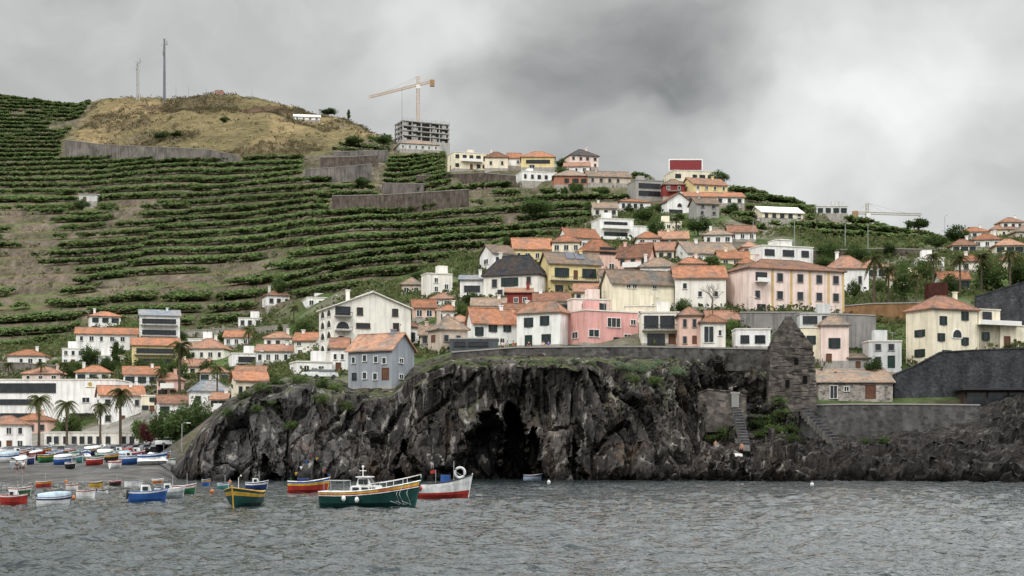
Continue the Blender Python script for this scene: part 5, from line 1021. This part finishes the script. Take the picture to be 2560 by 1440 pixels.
# ------------------------------------------------------------------ people
def skin_obj(name,V,E_,R_,mat,parent):
    me=bpy.data.meshes.new(name); me.from_pydata(V,E_,[]); o=link(name,me,parent); md=o.modifiers.new('s','SKIN')
    for i,rad in enumerate(R_): me.skin_vertices[0].data[i].radius=(rad,rad)
    me.skin_vertices[0].data[0].use_root=True; o.modifiers.new('b','SUBSURF').levels=1; o.modifiers['b'].render_levels=1; me.materials.append(mat); return o
M_skin=mk('skin',(.42,.24,.16),.6,.1)
def person(label,loc,shirt,trou,rz=0,sit=False,hair=(.03,.02,.015)):
    r=empty('person',loc,label,'person',None,rz)
    hipz=.92 if not sit else .18; z=lambda v:v-.92+hipz
    V=[(0,0,z(.95)),(0,0,z(1.2)),(0,0,z(1.42)),(0,0,z(1.5)),(0,-.01,z(1.6)),(0,0,z(1.74))]; R_=[.13,.13,.11,.055,.085,.07]; E_=[(0,1),(1,2),(2,3),(3,4),(4,5)]
    limbs=[]
    for sg in(-1,1):
        b=len(V); V+=[(sg*.18,0,z(1.42)),(sg*.24,-.02,z(1.16)),(sg*.25,-.1,z(.92)),(sg*.25,-.13,z(.83))]; R_+=[.055,.045,.034,.03]; E_+=[(2,b),(b,b+1),(b+1,b+2),(b+2,b+3)]
        for f,(fx,fy) in enumerate(((-.03,-.02),(-.012,-.03),(.008,-.03),(.026,-.02),(-.045,.03))):
            c=len(V); ln=(.07,.08,.078,.06,.05)[f]; V+=[(sg*(.25+fx),-.13+fy,z(.79)),(sg*(.25+fx*1.1),-.13+fy*1.3-.01,z(.79)-ln*.7)]; R_+=[.009,.008]; E_+=[(b+3,c),(c,c+1)]
        b=len(V)
        if sit: V+=[(sg*.1,-.02,.17),(sg*.14,-.42,.42),(sg*.14,-.62,.04),(sg*.14,-.78,.02)]
        else: V+=[(sg*.1,0,.88),(sg*.11,-.02+sg*.06,.48),(sg*.11,.02+sg*.1,.07),(sg*.12,-.14+sg*.1,.03)]
        R_+=[.09,.06,.04,.035]; E_+=[(0,b),(b,b+1),(b+1,b+2),(b+2,b+3)]; limbs.append(b)
    skin_obj('body',V,E_,R_,M_skin,r)
    sv=[V[0],V[1],V[2]];sr=[.15,.15,.13];se=[(0,1),(1,2)]
    for sg in(-1,1): b=len(sv); sv+=[(sg*.18,0,z(1.42)),(sg*.23,-.02,z(1.22))]; sr+=[.07,.06]; se+=[(2,b),(b,b+1)]
    if shirt: skin_obj('shirt',sv,se,sr,mk('cloth_'+label[:14],shirt,.9,.15),r)
    tv=[V[0]];tr_=[.15];te=[]
    for b in limbs: c=len(tv); tv+=[V[b],V[b+1]]; tr_+=[.105,.08]; te+=[(0,c),(c,c+1)]
    skin_obj('trousers',tv,te,tr_,mk('trousers_'+label[:14],trou,.9,.15),r)
    hm=MB(); hm.ball((0,.02,z(1.70)),.105,10,6,1,1,.85); hm.build('hair',mk('hair_'+label[:8],hair,.8,.2),r,True)
    fm=MB(); fm.ball((0,-.1,z(1.63)),.016); fm.build('nose',M_skin,r)
    return r
for px,lb,sh,tr_,rz in((1256,'white-shirted person standing leftmost on the cliff terrace',(.7,.7,.7),(.05,.06,.1),.2),(1268,'person in light blue top beside the white-shirted one',(.3,.45,.6),(.2,.2,.2),-.5),(1284,'person in red top on the cliff terrace, third from left',(.5,.08,.06),(.06,.06,.08),.9),(1322,'person in black at the cliff wall before white house',(.03,.03,.03),(.04,.04,.05),0),(1358,'person in pale top leaning near the cliff wall',(.6,.55,.5),(.1,.12,.2),-.2),(1371,'person in blue at right end of the cliff terrace group',(.05,.1,.4),(.3,.28,.25),.4)):
    Y=221; X=(px-1280)/F*Y; person(lb,(X,Y,max(cliffz(X,Y),zpy(881,Y))),sh,tr_,rz)
person('bare-chested bather in dark shorts standing on the low rocks',rockpt(1791,1133),None,(.06,.08,.1),.2); person('bather in red shorts sitting on the low rocks',rockpt(1856,1128),None,(.45,.06,.05),-.4,True)
for px,py,lb,c_ in((42,1186,'person in dark clothes walking on the beach, left',(.05,.05,.06)),(58,1184,'person in white top walking on the beach, right',(.7,.7,.68))):
    Y=hit(px,py); X=(px-1280)/F*Y; person(lb,(X,Y,zat(X,Y)),c_,(.1,.1,.14),.6)
p=rockpt(1838,1134); r=empty('towel',p+Vector((0,0,.05)),'white towel spread on low rocks beside the sitting bather','towel'); MB().hexa([(-.5,-.3,-.2),(.5,-.3,-.2),(.5,.3,0),(-.5,.3,.02),(-.5,-.3,.1),(.5,-.3,.14),(.5,.3,.16),(-.5,.3,.2)]).build('cloth',M_white,r)
# matte materials: plain diffuse (leaves also let light through)
for mt in bpy.data.materials:
    if not mt.use_nodes: continue
    b=mt.node_tree.nodes.get('Principled BSDF')
    if not b or b.inputs['Roughness'].default_value<.84: continue
    t=mt.node_tree; d=t.nodes.new('ShaderNodeBsdfDiffuse'); leaf=mt.get('leaf'); tr=t.nodes.new('ShaderNodeBsdfTranslucent') if leaf else None
    for l in list(t.links):
        if l.to_node==b and l.to_socket.name=='Base Color':
            t.links.new(l.from_socket,d.inputs['Color'])
            if tr: t.links.new(l.from_socket,tr.inputs['Color'])
        elif l.to_node==b and l.to_socket.name=='Normal': t.links.new(l.from_socket,d.inputs['Normal'])
    out=[n for n in t.nodes if n.type=='OUTPUT_MATERIAL'][0]
    if tr:
        ms=t.nodes.new('ShaderNodeMixShader'); ms.inputs[0].default_value=.38; t.links.new(d.outputs[0],ms.inputs[1]); t.links.new(tr.outputs[0],ms.inputs[2]); t.links.new(ms.outputs[0],out.inputs['Surface'])
    else: t.links.new(d.outputs[0],out.inputs['Surface'])
    t.nodes.remove(b)
# ------------------------------------------------------------------ world, sun, camera
w=bpy.data.worlds.new('World'); S.world=w; w.use_nodes=True; t=w.node_tree; bg=t.nodes['Background']
class WN: pass
N=WN(); N.t=t; N.n=lambda ty,ins=None,**kw:nnode(t,ty,ins,**kw)
sd=Vector((-.50,-.68,.72)).normalized()
sky=N.n('TexSky'); sky.sky_type='NISHITA'; sky.sun_disc=False; sky.sun_elevation=math.asin(sd.z); sky.sun_rotation=math.atan2(sd.x,sd.y)
tcn=N.n('TexCoord'); d=N.n('VectorMath',{0:tcn.outputs['Generated']},operation='NORMALIZE').outputs[0]
nzc=N.n('TexNoise',{'Vector':d,'Scale':7.,'Detail':4.,'Roughness':.55}); off=N.n('VectorMath',{0:nzc.outputs[1],1:(.5,.5,.5)},operation='SUBTRACT').outputs[0]
dd_=N.n('VectorMath',{0:d,1:N.n('VectorMath',{0:off,'Scale':.15},operation='SCALE').outputs[0]},operation='ADD').outputs[0]
def addv(a,b): return N.n('Math',{0:a,1:b},operation='ADD').outputs[0]
st=N.n('VectorMath',{0:dd_,1:(1,1,2.)},operation='MULTIPLY').outputs[0]
acc=mr(N,N.n('TexNoise',{'Vector':st,'Scale':6.5,'Detail':5.,'Roughness':.5}).outputs[0],.3,.7,.45,.69)
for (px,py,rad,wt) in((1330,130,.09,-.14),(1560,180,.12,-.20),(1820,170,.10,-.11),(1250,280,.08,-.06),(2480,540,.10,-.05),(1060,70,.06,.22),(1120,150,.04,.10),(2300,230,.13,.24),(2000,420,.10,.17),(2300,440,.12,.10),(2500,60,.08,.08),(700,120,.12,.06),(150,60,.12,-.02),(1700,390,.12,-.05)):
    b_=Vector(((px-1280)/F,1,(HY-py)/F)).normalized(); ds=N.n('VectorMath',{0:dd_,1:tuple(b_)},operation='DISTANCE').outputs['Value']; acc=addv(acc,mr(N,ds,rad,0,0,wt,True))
sp=N.n('SeparateXYZ',{0:d}); acc=addv(acc,mul(N,mr(N,sp.outputs[2],.295,.66,0,1.,True),mr(N,sp.outputs[0],-.3,.35,1.2,3.3)))  # sky glow added above the frame, stronger to the right, to brighten land and sea
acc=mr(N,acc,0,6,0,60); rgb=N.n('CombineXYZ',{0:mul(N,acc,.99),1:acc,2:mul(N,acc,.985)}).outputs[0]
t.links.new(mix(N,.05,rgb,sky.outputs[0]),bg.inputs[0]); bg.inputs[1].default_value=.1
l=bpy.data.lights.new('sun','SUN'); l.energy=1.5; l.angle=math.radians(14); l.color=(1,.96,.9); o=link('sun',l); o.rotation_euler=(-sd).to_track_quat('-Z','Y').to_euler(); o.location=(0,0,300)
cam=bpy.data.cameras.new('camera'); co=link('camera',cam); co.location=(0,0,H0); co.rotation_euler=(PI/2,0,0); cam.sensor_width=36; cam.lens=36*F/2560; cam.shift_y=(HY-720)/2560; cam.clip_end=8000; cam.clip_start=.5; S.camera=co
S.view_settings.view_transform='Standard'; S.view_settings.look='None'; S.view_settings.exposure=0
